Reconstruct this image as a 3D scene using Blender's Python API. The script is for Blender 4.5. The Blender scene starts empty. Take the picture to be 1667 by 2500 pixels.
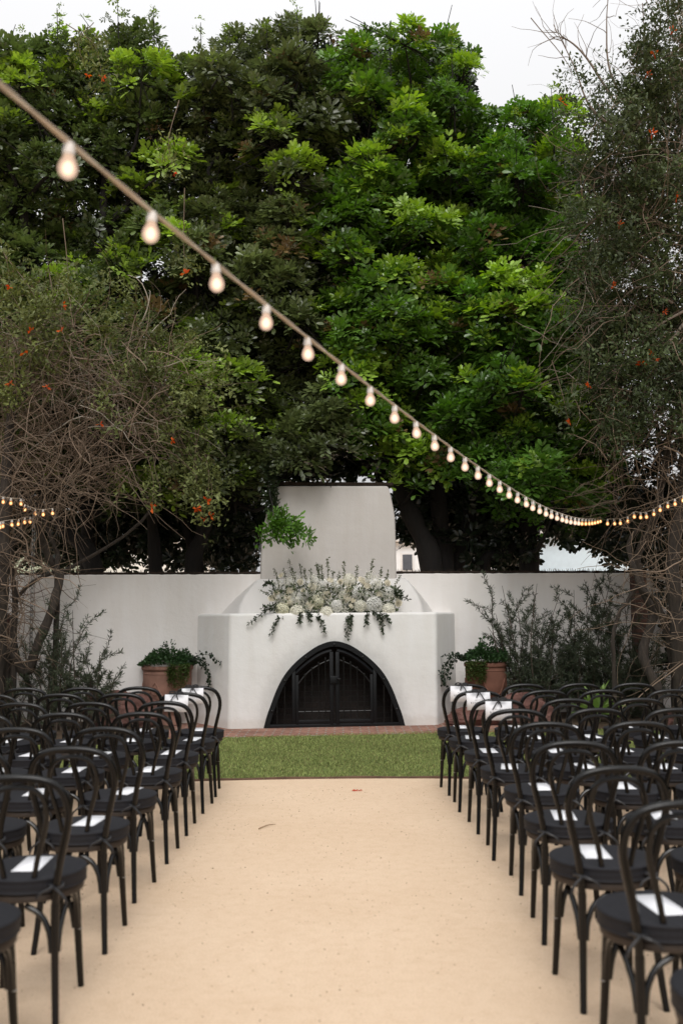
import bpy, bmesh, math, random
import numpy as np
from mathutils import Vector, Matrix, noise as mnoise
rng = np.random.default_rng(7); random.seed(7)
R = math.radians; PI = math.pi
scene = bpy.context.scene
COL = scene.collection
# ------------------------------------------------------------------ camera
FPX = 2431.0; CAMH = 1.49; PITCH = math.atan(250 / FPX); ROLL = R(0.45)
Fw = np.array([0, math.cos(PITCH), math.sin(PITCH)])
R0 = np.array([1.0, 0, 0]); U0 = np.array([0, -math.sin(PITCH), math.cos(PITCH)])
Rt = R0 * math.cos(ROLL) - U0 * math.sin(ROLL); Up = U0 * math.cos(ROLL) + R0 * math.sin(ROLL)
CAM = np.array([0, 0, CAMH])
cd = bpy.data.cameras.new('camera'); cam = bpy.data.objects.new('camera', cd); COL.objects.link(cam)
M = Matrix(((Rt[0], Up[0], -Fw[0], 0), (Rt[1], Up[1], -Fw[1], 0), (Rt[2], Up[2], -Fw[2], CAMH), (0, 0, 0, 1)))
cam.matrix_world = M
cd.sensor_fit = 'VERTICAL'; cd.sensor_height = 36; cd.lens = FPX / 2500 * 36
cd.clip_start = 0.05; cd.clip_end = 2000
cd.dof.use_dof = True; cd.dof.focus_distance = 13.0; cd.dof.aperture_fstop = 2.2
scene.camera = cam

def ray(u, v): return Fw * FPX + Rt * (u - 833.5) + Up * (1250 - v)
def at(u, v, Y):                       # the point at depth Y seen at a photo pixel
    d = ray(u, v); return CAM + d * (Y / d[1])
def gr(u, v, z=0.0):                   # ground point seen at a photo pixel
    d = ray(u, v); return CAM + d * ((z - CAMH) / d[2])
# frame of the fireplace wall
BL = gr(558, 1782); BR = gr(1067, 1772)
O = (BL + BR) / 2; ex = (BR - BL) / np.linalg.norm(BR - BL); ey = np.array([-ex[1], ex[0], 0])
YAW = math.atan2(ex[1], ex[0])
def W(lx, ly, z): return O + ex * lx + ey * ly + np.array([0, 0, z])
def wp(u, v, ly):                      # photo pixel -> (x, z) on the wall-parallel plane ly
    d = ray(u, v); t = (np.dot(O, ey) + ly - np.dot(CAM, ey)) / np.dot(d, ey)
    p = CAM + d * t; return np.dot(p - O, ex), p[2]

# ------------------------------------------------------------------ mesh helpers
class MB:
    def __init__(s): s.V = []; s.F = []; s.C = []; s.MI = []; s.n = 0; s.sharp = 40
    def add(s, V, F, col=(1, 1, 1), mi=0):
        V = np.asarray(V, float).reshape(-1, 3)
        for f in (F if isinstance(F, list) else [F]):
            f = np.asarray(f, np.int64)
            if len(f): s.F.append(f + s.n); s.MI.append(mi)
        s.V.append(V); s.C.append(np.broadcast_to(np.asarray(col, float), (len(V), 3))); s.n += len(V)
        return s
    def mesh(s, name, org=(0, 0, 0), smooth=True):
        me = bpy.data.meshes.new(name)
        V = np.concatenate(s.V) - np.asarray(org, float)
        me.vertices.add(len(V)); me.vertices.foreach_set('co', V.astype(np.float32).ravel())
        tot = sum(f.size for f in s.F); npol = sum(len(f) for f in s.F)
        me.loops.add(tot); me.loops.foreach_set('vertex_index', np.concatenate([f.ravel() for f in s.F]).astype(np.int32))
        me.polygons.add(npol)
        cnt = np.concatenate([np.full(len(f), f.shape[1]) for f in s.F])
        me.polygons.foreach_set('loop_start', np.concatenate([[0], np.cumsum(cnt)[:-1]]).astype(np.int32))
        if any(s.MI): me.polygons.foreach_set('material_index', np.concatenate([np.full(len(f), m) for f, m in zip(s.F, s.MI)]).astype(np.int32))
        C = np.concatenate(s.C)
        if C.min() < 1:
            a = me.color_attributes.new('Col', 'FLOAT_COLOR', 'POINT')
            a.data.foreach_set('color', np.hstack([C, np.ones((len(C), 1))]).astype(np.float32).ravel())
        me.update(calc_edges=True); me.validate()
        if smooth:
            me.polygons.foreach_set('use_smooth', np.ones(len(me.polygons), bool))
            if s.sharp: me.set_sharp_from_angle(angle=R(s.sharp))
        return me

def nrm(a): a = np.asarray(a, float); return a / max(np.linalg.norm(a), 1e-9)
def smooth_path(P, n):                 # Catmull-Rom
    P = np.asarray(P, float); Q = np.vstack([2 * P[0] - P[1], P, 2 * P[-1] - P[-2]])
    t = np.linspace(0, len(P) - 1, n); i = np.minimum(t.astype(int), len(P) - 2); f = (t - i)[:, None]
    a, b, c, d = Q[i], Q[i + 1], Q[i + 2], Q[i + 3]
    return .5 * (2 * b + (c - a) * f + (2 * a - 5 * b + 4 * c - d) * f ** 2 + (3 * b - a - 3 * c + d) * f ** 3)
def tube(mb, P, rad, k=8, col=(1, 1, 1), cap=True, mi=0):
    P = np.asarray(P, float); n = len(P); rad = np.broadcast_to(np.asarray(rad, float), (n,))
    T = np.gradient(P, axis=0); T /= np.maximum(np.linalg.norm(T, axis=1), 1e-9)[:, None]
    a = np.array([0, 0, 1.0]) if abs(T[0][2]) < .9 else np.array([1.0, 0, 0])
    N = np.zeros((n, 3)); N[0] = nrm(np.cross(T[0], a))
    for i in range(1, n): N[i] = nrm(N[i - 1] - T[i] * np.dot(N[i - 1], T[i]))
    B = np.cross(T, N); th = np.arange(k) * 2 * PI / k
    V = (P[:, None] + rad[:, None, None] * (N[:, None] * np.cos(th)[None, :, None] + B[:, None] * np.sin(th)[None, :, None])).reshape(-1, 3)
    i = np.arange(n - 1)[:, None] * k; j = np.arange(k)[None]; j2 = (j + 1) % k
    F = [np.stack([i + j, i + j2, i + k + j2, i + k + j], -1).reshape(-1, 4)]
    if cap: F += [np.arange(k)[::-1][None], ((n - 1) * k + np.arange(k))[None]]
    mb.add(V, F, col, mi); return mb
def lathe(mb, prof, k=24, c=(0, 0, 0), col=(1, 1, 1), mi=0, cap=True):
    prof = np.asarray(prof, float); n = len(prof); th = np.arange(k) * 2 * PI / k
    V = np.stack([prof[:, 0, None] * np.cos(th), prof[:, 0, None] * np.sin(th), np.repeat(prof[:, 1, None], k, 1)], -1).reshape(-1, 3) + np.asarray(c)
    i = np.arange(n - 1)[:, None] * k; j = np.arange(k)[None]; j2 = (j + 1) % k
    F = [np.stack([i + j, i + j2, i + k + j2, i + k + j], -1).reshape(-1, 4)]
    if cap: F += [np.arange(k)[::-1][None], ((n - 1) * k + np.arange(k))[None]]
    mb.add(V, F, col, mi); return mb
def add_bm(mb, bm, mat=None, mi=0, col=(1, 1, 1)):
    bm.verts.index_update(); V = np.array([v.co[:] for v in bm.verts]); d = {}
    for f in bm.faces: d.setdefault(len(f.verts), []).append([v.index for v in f.verts])
    if mat is not None: V = V @ np.asarray(mat)[:3, :3].T + np.asarray(mat)[:3, 3]
    mb.add(V, [np.array(x) for x in d.values()], col, mi); bm.free(); return mb
def box(mb, c, s, bev=0.0, rotz=0.0, mi=0, seg=2):
    bm = bmesh.new(); bmesh.ops.create_cube(bm, size=1)
    bmesh.ops.scale(bm, vec=s, verts=bm.verts)
    if bev: bmesh.ops.bevel(bm, geom=bm.edges[:], offset=bev, segments=seg, profile=.5, affect='EDGES')
    return add_bm(mb, bm, Matrix.Translation(c) @ Matrix.Rotation(rotz, 4, 'Z'), mi)
def prism(mb, poly, y0, y1, frame=None, mi=0):  # polygon in (x,z), extruded along y
    n = len(poly); P = np.asarray(poly, float)
    V = np.vstack([np.c_[P[:, 0], np.full(n, y0), P[:, 1]], np.c_[P[:, 0], np.full(n, y1), P[:, 1]]])
    if frame: V = np.array([frame(*v) for v in V])
    j = np.arange(n); j2 = (j + 1) % n
    mb.add(V, [np.stack([j, j2, j2 + n, j + n], -1), j[::-1][None], (j + n)[None]], mi=mi); return mb

# ------------------------------------------------------------------ object helpers
def obj(name, mb, mat, parent=None, org=None, smooth=True):
    if org is None: org = tuple(parent_org.get(parent.name, (0, 0, 0))) if parent else (0, 0, 0)
    me = mb.mesh(name, org, smooth) if isinstance(mb, MB) else mb
    for m in (mat if isinstance(mat, (list, tuple)) else [mat]): me.materials.append(m)
    o = bpy.data.objects.new(name, me); COL.objects.link(o)
    if parent: o.parent = parent
    parent_org[o.name] = org
    return o
parent_org = {}
def tag(o, label=None, cat=None, group=None, kind=None):
    if label: o['label'] = label
    if cat: o['category'] = cat
    if group: o['group'] = group
    if kind: o['kind'] = kind
    return o
def thing(name, loc, label, cat, group=None, rotz=0, world=True):   # Empty at the base; parts built in world coordinates are moved to it
    o = bpy.data.objects.new(name, None); COL.objects.link(o); o.location = loc; o.rotation_euler.z = rotz
    o.empty_display_size = .1
    parent_org[o.name] = tuple(loc) if world else (0, 0, 0)
    return tag(o, label, cat, group)
def single(name, mb, mat, base, label, cat, group=None, smooth=True):
    o = obj(name, mb, mat, None, tuple(base), smooth); o.location = base
    return tag(o, label, cat, group)
def struct(name, mb, mat, smooth=True): return tag(obj(name, mb, mat, None, (0, 0, 0), smooth), kind='structure')
def copy_tree(o, parent=None):
    c = o.copy(); COL.objects.link(c); c.parent = parent
    for ch in list(o.children): copy_tree(ch, c)
    return c

# ------------------------------------------------------------------ materials
def nodes(name):
    m = bpy.data.materials.new(name); m.use_nodes = True; nt = m.node_tree
    return m, nt, nt.nodes, nt.links, nt.nodes['Principled BSDF']
def rgba(c): return (c[0], c[1], c[2], 1)
def noise_node(N, L, vec, scale, detail=5, rough=.6):
    n = N.new('ShaderNodeTexNoise'); n.inputs['Scale'].default_value = scale; n.inputs['Detail'].default_value = detail
    n.inputs['Roughness'].default_value = rough; L.new(vec, n.inputs['Vector']); return n
def ramp(N, L, fac, stops):
    r = N.new('ShaderNodeValToRGB'); e = r.color_ramp.elements
    while len(e) < len(stops): e.new(.5)
    for x, (p, c) in zip(e, stops): x.position = p; x.color = rgba(c)
    L.new(fac, r.inputs['Fac']); return r
def mixc(N, L, a, b, fac, mode='MIX'):
    m = N.new('ShaderNodeMix'); m.data_type = 'RGBA'; m.blend_type = mode
    for s, x in ((6, a), (7, b)):
        if isinstance(x, (tuple, list)): m.inputs[s].default_value = rgba(x)
        else: L.new(x, m.inputs[s])
    if isinstance(fac, (int, float)): m.inputs[0].default_value = fac
    else: L.new(fac, m.inputs[0])
    return m.outputs[2]
def bump(N, L, bsdf, h, strength, dist=.01):
    b = N.new('ShaderNodeBump'); b.inputs['Strength'].default_value = strength; b.inputs['Distance'].default_value = dist
    L.new(h, b.inputs['Height']); L.new(b.outputs[0], bsdf.inputs['Normal']); return b
def coord(N, kind='Object'):
    return N.new('ShaderNodeTexCoord').outputs[kind]
def simple(name, base, rough=.6, var=.2, scale=6, bmp=0, bscale=60, spec=.5, metal=0, bdist=.005):
    m, nt, N, L, B = nodes(name); co = coord(N)
    n = noise_node(N, L, co, scale)
    lo = tuple(max(0, x * (1 - var)) for x in base); hi = tuple(min(1, x * (1 + var)) for x in base)
    r = ramp(N, L, n.outputs['Fac'], [(.3, lo), (.7, hi)]); L.new(r.outputs[0], B.inputs['Base Color'])
    B.inputs['Roughness'].default_value = rough; B.inputs['Specular IOR Level'].default_value = spec; B.inputs['Metallic'].default_value = metal
    if bmp: bump(N, L, B, noise_node(N, L, co, bscale).outputs['Fac'], bmp, bdist)
    return m
def foliage(name, rough=.42, transl=.22, spec=.4):
    m, nt, N, L, B = nodes(name)
    a = N.new('ShaderNodeAttribute'); a.attribute_name = 'Col'
    n = noise_node(N, L, coord(N), 30, 3)
    c = mixc(N, L, a.outputs['Color'], (.55, .55, .55), n.outputs['Fac'], 'SOFT_LIGHT')
    L.new(c, B.inputs['Base Color']); B.inputs['Roughness'].default_value = rough; B.inputs['Specular IOR Level'].default_value = spec
    t = N.new('ShaderNodeBsdfTranslucent'); h = N.new('ShaderNodeHueSaturation'); h.inputs['Value'].default_value = 1.6; h.inputs['Saturation'].default_value = 1.15
    L.new(c, h.inputs['Color']); L.new(h.outputs[0], t.inputs['Color'])
    x = N.new('ShaderNodeMixShader'); x.inputs[0].default_value = transl
    L.new(B.outputs[0], x.inputs[1]); L.new(t.outputs[0], x.inputs[2]); L.new(x.outputs[0], N['Material Output'].inputs['Surface'])
    return m
def plaster(name, base):
    m, nt, N, L, B = nodes(name); co = coord(N)
    mp = N.new('ShaderNodeMapping'); mp.inputs['Scale'].default_value = (5, 5, .7); L.new(co, mp.inputs['Vector'])
    st = noise_node(N, L, mp.outputs[0], 1.2, 6)
    r1 = ramp(N, L, st.outputs['Fac'], [(.32, tuple(x * f for x, f in zip(base, (.955, .945, .93)))), (.62, base)])
    bl = noise_node(N, L, co, 1.1, 4); r2 = ramp(N, L, bl.outputs['Fac'], [(.3, (.955, .95, .945)), (.65, (1, 1, 1))])
    c = mixc(N, L, r1.outputs[0], r2.outputs[0], 1.0, 'MULTIPLY')
    sp = N.new('ShaderNodeTexVoronoi'); sp.inputs['Scale'].default_value = 2.3; L.new(co, sp.inputs['Vector'])
    r3 = ramp(N, L, sp.outputs['Distance'], [(.012, (.45, .42, .4)), (.03, (1, 1, 1))])
    c = mixc(N, L, c, r3.outputs[0], .35, 'MULTIPLY')
    # damp grime close to the ground
    sx = N.new('ShaderNodeSeparateXYZ'); L.new(co, sx.inputs[0])
    gn = noise_node(N, L, co, 9, 5); ad = N.new('ShaderNodeMath'); ad.operation = 'MULTIPLY_ADD'; ad.inputs[1].default_value = -.16
    L.new(gn.outputs['Fac'], ad.inputs[0]); L.new(sx.outputs[2], ad.inputs[2])
    r4 = ramp(N, L, ad.outputs[0], [(-0.0, (.78, .73, .68)), (.1, (1, 1, 1))]); r4.color_ramp.interpolation = 'EASE'
    c = mixc(N, L, c, r4.outputs[0], .5, 'MULTIPLY')
    L.new(c, B.inputs['Base Color']); B.inputs['Roughness'].default_value = .85; B.inputs['Specular IOR Level'].default_value = .2
    f1 = noise_node(N, L, co, 45, 6); f2 = noise_node(N, L, co, 5, 4)
    mm = N.new('ShaderNodeMath'); mm.operation = 'MULTIPLY_ADD'; mm.inputs[1].default_value = .12; L.new(f1.outputs['Fac'], mm.inputs[0]); L.new(f2.outputs['Fac'], mm.inputs[2])
    bump(N, L, B, mm.outputs[0], .32, .03)
    return m
def sand_mat():
    m, nt, N, L, B = nodes('sand'); co = coord(N)
    a = noise_node(N, L, co, .8, 6, .65); c1 = ramp(N, L, a.outputs['Fac'], [(.3, (.65, .485, .34)), (.7, (.71, .545, .395))])
    b = noise_node(N, L, co, 130, 4, .8); c2 = ramp(N, L, b.outputs['Fac'], [(.25, (.55, .52, .5)), (.5, (1, 1, 1)), (.8, (1.12, 1.1, 1.06))])
    c = mixc(N, L, c1.outputs[0], c2.outputs[0], .8, 'MULTIPLY')
    d = noise_node(N, L, co, 14, 7, .75); c3 = ramp(N, L, d.outputs['Fac'], [(.3, (.80, .75, .69)), (.55, (1, 1, 1))])
    c = mixc(N, L, c, c3.outputs[0], .42, 'MULTIPLY')
    v = N.new('ShaderNodeTexVoronoi'); v.inputs['Scale'].default_value = 26; L.new(co, v.inputs['Vector'])
    c4 = ramp(N, L, v.outputs['Distance'], [(.03, (.6, .46, .36)), (.07, (1, 1, 1))]); c = mixc(N, L, c, c4.outputs[0], .12, 'MULTIPLY')
    L.new(c, B.inputs['Base Color']); B.inputs['Roughness'].default_value = .95; B.inputs['Specular IOR Level'].default_value = .1
    mm = N.new('ShaderNodeMath'); mm.operation = 'MULTIPLY_ADD'; mm.inputs[1].default_value = .35
    L.new(b.outputs['Fac'], mm.inputs[0]); L.new(d.outputs['Fac'], mm.inputs[2])
    bump(N, L, B, mm.outputs[0], .4, .016)
    return m
def brick_mat(name, c1, c2, mortar, sx=.2, sy=.067, ms=.008, dark=1.0, rot=None, kind='Object', soot=0):
    m, nt, N, L, B = nodes(name); co = coord(N, kind)
    mp = N.new('ShaderNodeMapping'); L.new(co, mp.inputs['Vector'])
    if rot: mp.inputs['Rotation'].default_value = rot
    t = N.new('ShaderNodeTexBrick'); L.new(mp.outputs[0], t.inputs['Vector'])
    t.inputs['Color1'].default_value = rgba(c1); t.inputs['Color2'].default_value = rgba(c2); t.inputs['Mortar'].default_value = rgba(mortar)
    t.inputs['Scale'].default_value = 1; t.inputs['Brick Width'].default_value = sx; t.inputs['Row Height'].default_value = sy; t.inputs['Mortar Size'].default_value = ms
    n = noise_node(N, L, co, 18, 6); r = ramp(N, L, n.outputs['Fac'], [(.3, (.55 * dark,) * 3), (.7, (1.1 * dark,) * 3)])
    c = mixc(N, L, t.outputs['Color'], r.outputs[0], 1, 'MULTIPLY')
    n2 = noise_node(N, L, co, 2.2, 3); r2 = ramp(N, L, n2.outputs['Fac'], [(.38, (.35, .33, .32)), (.55, (1, 1, 1))])
    c = mixc(N, L, c, r2.outputs[0], .35 + soot, 'MULTIPLY')
    L.new(c, B.inputs['Base Color']); B.inputs['Roughness'].default_value = .85
    inv = N.new('ShaderNodeMath'); inv.operation = 'SUBTRACT'; L.new(n.outputs['Fac'], inv.inputs[0]); L.new(t.outputs['Fac'], inv.inputs[1])
    bump(N, L, B, inv.outputs[0], .6, .008)
    return m
def rock_mat():
    m, nt, N, L, B = nodes('red_rock'); co = coord(N)
    a = noise_node(N, L, co, 3.5, 8, .7); c = ramp(N, L, a.outputs['Fac'], [(.28, (.07, .03, .025)), (.5, (.185, .085, .068)), (.72, (.29, .16, .135))]).outputs[0]
    v = N.new('ShaderNodeTexVoronoi'); v.inputs['Scale'].default_value = 30; L.new(co, v.inputs['Vector'])
    r = ramp(N, L, v.outputs['Distance'], [(.12, (.55, .45, .42)), (.2, (0, 0, 0))]); n3 = noise_node(N, L, co, 6, 3)
    k = ramp(N, L, n3.outputs['Fac'], [(.55, (0, 0, 0)), (.62, (1, 1, 1))])
    c = mixc(N, L, c, (.55, .42, .38), mixc(N, L, r.outputs[0], k.outputs[0], 1, 'MULTIPLY'))
    L.new(c, B.inputs['Base Color']); B.inputs['Roughness'].default_value = .8
    bump(N, L, B, noise_node(N, L, co, 14, 9, .75).outputs['Fac'], .9, .06)
    return m
def bark_mat(name, c1, c2):
    m, nt, N, L, B = nodes(name); co = coord(N)
    mp = N.new('ShaderNodeMapping'); mp.inputs['Scale'].default_value = (1, 1, .2); L.new(co, mp.inputs['Vector'])
    n = noise_node(N, L, mp.outputs[0], 22, 6, .7)
    L.new(ramp(N, L, n.outputs['Fac'], [(.3, c1), (.7, c2)]).outputs[0], B.inputs['Base Color']); B.inputs['Roughness'].default_value = .9
    bump(N, L, B, n.outputs['Fac'], .9, .03); return m
def attr_mat(name, rough=.7, spec=.3, sss=0):
    m, nt, N, L, B = nodes(name); a = N.new('ShaderNodeAttribute'); a.attribute_name = 'Col'
    n = noise_node(N, L, coord(N), 40, 3); c = mixc(N, L, a.outputs['Color'], n.outputs['Fac'], .25, 'SOFT_LIGHT')
    L.new(c, B.inputs['Base Color']); B.inputs['Roughness'].default_value = rough; B.inputs['Specular IOR Level'].default_value = spec
    return m
def glow(name, col, strength, through=0.0):
    m, nt, N, L, B = nodes(name); N.remove(B)
    e = N.new('ShaderNodeEmission'); e.inputs[0].default_value = rgba(col); e.inputs[1].default_value = strength
    out = N['Material Output']
    if through:
        t = N.new('ShaderNodeBsdfTransparent'); x = N.new('ShaderNodeMixShader'); x.inputs[0].default_value = through
        L.new(e.outputs[0], x.inputs[1]); L.new(t.outputs[0], x.inputs[2]); L.new(x.outputs[0], out.inputs[0])
    else: L.new(e.outputs[0], out.inputs[0])
    m.cycles.emission_sampling = 'NONE'
    return m
M_sand = sand_mat()
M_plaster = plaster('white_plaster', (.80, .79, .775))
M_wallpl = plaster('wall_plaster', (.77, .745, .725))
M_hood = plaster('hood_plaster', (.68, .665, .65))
M_chim_shade = plaster('shaded_chimney_plaster', (.575, .545, .52))  # shade of the overhanging foliage put into the chimney's base colour
M_black = simple('black_lacquered_wood', (.002, .0018, .0018), .27, .35, 5, .08, 90, .36)
M_cush = simple('black_cushion_fabric', (.0155, .0155, .019), .7, .15, 60, .25, 500, .25, bdist=.002)
M_rim = simple('brown_seat_rim', (.03, .02, .014), .6, .3, 8)
M_clip = simple('pale_metal', (.28, .27, .26), .5, .1)
M_paper = simple('white_paper', (.86, .86, .89), .7, .02, 3)
M_ink = simple('grey_ink', (.03, .03, .035), .8, .05)
M_ribbon = simple('black_ribbon', (.015, .015, .017), .45, .2)
M_iron = simple('black_iron', (.0035, .004, .005), .5, .4, 9, .3, 120, .3)
M_iron2 = simple('worn_iron', (.006, .0058, .0055), .45, .5, 30, .3, 120, .35)
M_firebrick = brick_mat('sooty_firebrick', (.014, .009, .007), (.026, .016, .012), (.03, .026, .023), .24, .075, .007, .7, (R(90), 0, 0))
M_hearth = brick_mat('red_paving_brick', (.26, .105, .07), (.33, .15, .10), (.30, .25, .21), .22, .105, .012, 1.0)
M_pillar = brick_mat('dark_red_brick', (.12, .055, .04), (.17, .08, .055), (.10, .085, .07), .2, .07, .01, .8, (R(90), 0, 0))
M_rock = rock_mat()
M_terra = simple('terracotta', (.175, .082, .058), .85, .25, 4, .3, 60, .2)
M_terra2 = simple('pink_terracotta', (.235, .13, .098), .85, .25, 4, .3, 60, .2)
M_soil = simple('soil', (.07, .05, .035), .95, .4, 12, .8, 40, .1, bdist=.03)
M_leaf = foliage('broad_leaf', .3, .24, .5); M_small = foliage('small_leaf', .55, .2, .3)
M_bark = bark_mat('dark_bark', (.004, .0032, .003), (.013, .010, .008))
M_twig = attr_mat('twig_bark', .85, .2); M_petal = foliage('petal', .65, .38, .2)
M_grass = attr_mat('turf', .8, .1); M_turfbase = simple('turf_base', (.10, .13, .04), .95, .3, 3, .5, 150, .1)
M_cord = simple('pale_cord', (.50, .42, .33), .7, .15); M_socket = simple('clear_socket', (.62, .58, .54), .35, .1)
M_core = glow('lit_filament', (1, .76, .5), 4.5); M_glass = glow('lit_bulb_glass', (1, .68, .50), .92, .25)
M_core2 = glow('lit_filament_amber', (1, .62, .26), 6.0); M_glass2 = glow('lit_amber_glass', (1, .42, .16), .8, .32)
M_steel = simple('galvanised_steel', (.30, .30, .29), .5, .3, 9, metal=.4)
M_edge = simple('rusty_edging', (.12, .07, .045), .8, .3, 10)
M_coping = simple('dead_creeper', (.03, .022, .017), .95, .5, 20, .8, 60, .1)

# ------------------------------------------------------------------ world and light
w = bpy.data.worlds.new('World'); scene.world = w; w.use_nodes = True
N, L = w.node_tree.nodes, w.node_tree.links
sky = N.new('ShaderNodeTexSky'); sky.sky_type = 'NISHITA'; sky.sun_disc = False
SUN_EL, SUN_ROT = R(50), R(180)
sky.sun_elevation = SUN_EL; sky.sun_rotation = SUN_ROT; sky.dust_density = 6; sky.air_density = 1.2
hs = N.new('ShaderNodeHueSaturation'); hs.inputs['Saturation'].default_value = .08; L.new(sky.outputs[0], hs.inputs['Color'])
# an overcast deck evens the sky out
mx = N.new('ShaderNodeMix'); mx.data_type = 'RGBA'; mx.inputs[0].default_value = .85; L.new(hs.outputs[0], mx.inputs[6]); mx.inputs[7].default_value = (10.0, 10.0, 10.15, 1)
tc = N.new('ShaderNodeTexCoord'); sz_ = N.new('ShaderNodeSeparateXYZ'); L.new(tc.outputs['Generated'], sz_.inputs[0])
mr = N.new('ShaderNodeMapRange'); L.new(sz_.outputs[2], mr.inputs['Value'])
for k_, v_ in (('From Min', 0.0), ('From Max', 1.0), ('To Min', .62), ('To Max', 1.55)): mr.inputs[k_].default_value = v_
vm = N.new('ShaderNodeVectorMath'); vm.operation = 'SCALE'; L.new(mx.outputs[2], vm.inputs[0]); L.new(mr.outputs[0], vm.inputs['Scale'])
L.new(vm.outputs[0], N['Background'].inputs['Color']); N['Background'].inputs['Strength'].default_value = .1
sd = bpy.data.lights.new('sun', 'SUN'); sd.energy = 1.7; sd.angle = R(30); sd.color = (1, .97, .93)
so = bpy.data.objects.new('sun', sd); COL.objects.link(so)
az = SUN_ROT   # sky rotation 0 = +Y, clockwise towards +X
dvec = Vector((math.sin(az) * math.cos(SUN_EL), math.cos(az) * math.cos(SUN_EL), math.sin(SUN_EL)))
so.rotation_euler = dvec.to_track_quat('Z', 'Y').to_euler(); so.location = (0, 0, 30)
scene.view_settings.view_transform = 'Standard'; scene.view_settings.look = 'None'; scene.view_settings.exposure = 0; scene.view_settings.gamma = 1
scene.cycles.max_bounces = 6; scene.cycles.diffuse_bounces = 3; scene.cycles.transparent_max_bounces = 12

# ------------------------------------------------------------------ ground, lawn, paving
g = MB(); S = 400
g.add([(-S, -S, 0), (S, -S, 0), (S, S, 0), (-S, S, 0)], np.array([[0, 1, 2, 3]])); struct('ground', g, M_sand, False)
xs = np.linspace(-4.2, 4.2, 43)
front_y = lambda x: gr(834, 1900)[1] - .085 * (x / 1.3) ** 2
b0 = gr(537, 1802); b1 = gr(1070, 1787); slope = (b1[1] - b0[1]) / (b1[0] - b0[0])
back_y = lambda x: b0[1] + (x - b0[0]) * slope
V = []; 
for x in xs: V += [(x, front_y(x), .004), (x, back_y(x), .004)]
i = np.arange(len(xs) - 1) * 2
g = MB(); g.add(V, np.stack([i, i + 2, i + 3, i + 1], -1)); struct('lawn_base', g, M_turfbase, False)
nb = 110000
x = rng.uniform(-3.6, 3.6, nb); f = rng.uniform(0, 1, nb); y = front_y(x) - .035 * (rng.random(nb) < .02) + f * (back_y(x) - front_y(x))
h = rng.uniform(.014, .03, nb); a = rng.uniform(0, 2 * PI, nb); wd = rng.uniform(.0025, .0045, nb); ln = rng.uniform(.0, .022, nb); la = rng.uniform(0, 2 * PI, nb)
B0 = np.stack([x - np.cos(a) * wd, y - np.sin(a) * wd, np.full(nb, .004)], -1); B1 = np.stack([x + np.cos(a) * wd, y + np.sin(a) * wd, np.full(nb, .004)], -1)
T = np.stack([x + np.cos(la) * ln, y + np.sin(la) * ln, h], -1)
pat = .8 + .35 * np.sin(x * 2.1 + 1.3 * np.sin(y * 1.7)) * np.sin(y * 2.6 + x)
c = np.array([.26, .30, .10]) * (rng.uniform(.6, 1.3, (nb, 1)) * (.75 + .3 * pat[:, None])); br = rng.random(nb) < .14; c[br] = np.array([.23, .2, .09])
g = MB(); g.sharp = 0; g.add(np.stack([B0, B1, T], 1).reshape(-1, 3), np.arange(nb * 3).reshape(-1, 3), np.repeat(c, 3, 0))
tag(obj('turf', g, M_grass, None, (0, 0, 0), False), 'short green artificial turf in front of the white fireplace', 'turf', kind='stuff')
g = MB(); xs2 = np.linspace(-4.2, 4.2, 90)
P = np.array([(x, front_y(x) - .012, .012 + .003 * math.sin(x * 9)) for x in xs2])
n = len(xs2); V = np.vstack([P + (0, -.012, -.02), P + (0, -.012, .006), P + (0, .012, .006), P + (0, .012, -.02)]); j = np.arange(n - 1)
g.add(V, np.concatenate([np.stack([k * n + j, k * n + j + 1, (k + 1) * n + j + 1, (k + 1) * n + j], -1) for k in range(3)]))
struct('lawn_edging', g, M_edge)
# brick paving before the hearth, in the frame of the wall
g = MB(); lyf = np.dot(b0 - O, ey)
g.add([W(-2.9, lyf - .0, .012), W(2.9, lyf, .012), W(2.9, 1.0, .012), W(-2.9, 1.0, .012), W(-2.9, lyf, -.05), W(2.9, lyf, -.05)], np.array([[0, 1, 2, 3], [4, 5, 1, 0]])); struct('brick_paving', g, M_hearth, False)
for sx in (-1, 1):
    g = MB(); nx, ny = 30, 20; V = []
    for iy in range(ny):
        for ix in range(nx):
            lx = sx * (2.15 + 6 * ix / (nx - 1)); ly = lyf + .02 + (1.0 - lyf) * iy / (ny - 1)
            e = min(1, ix / 2, iy / 2)
            V.append(W(lx, ly, .016 + e * (.05 + .03 * mnoise.noise((lx * 2, ly * 2, sx)))))
    ii = (np.arange(ny - 1)[:, None] * nx + np.arange(nx - 1)[None]).ravel(); F = np.stack([ii, ii + 1, ii + nx + 1, ii + nx], -1)
    g.add(V, F if sx > 0 else F[:, ::-1]); struct('planting_bed', g, M_soil)
# loose grit on the sand
ng = 2600; g = MB(); g.sharp = 0
gx = rng.uniform(-1.6, 1.6, ng); gy = 3.0 + 5.9 * rng.random(ng) ** .8; sz = rng.uniform(.0012, .0042, ng)
oc = np.array([[1, 0, 0], [0, 1, 0], [-1, 0, 0], [0, -1, 0], [0, 0, 1], [0, 0, -1]], float); of = np.array([[0, 1, 4], [1, 2, 4], [2, 3, 4], [3, 0, 4], [1, 0, 5], [2, 1, 5], [3, 2, 5], [0, 3, 5]])
V = oc[None] * (sz[:, None, None] * rng.uniform(.6, 1.3, (ng, 6, 1))) + np.stack([gx, gy, sz * .4], -1)[:, None]
cc = np.where(rng.random((ng, 1)) < .16, np.array([[.16, .10, .06]]), np.array([[.55, .42, .3]])) * rng.uniform(.6, 1.2, (ng, 1))
g.add(V.reshape(-1, 3), (of[None] + np.arange(ng)[:, None, None] * 6).reshape(-1, 3), np.repeat(cc, 6, 0))
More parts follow.
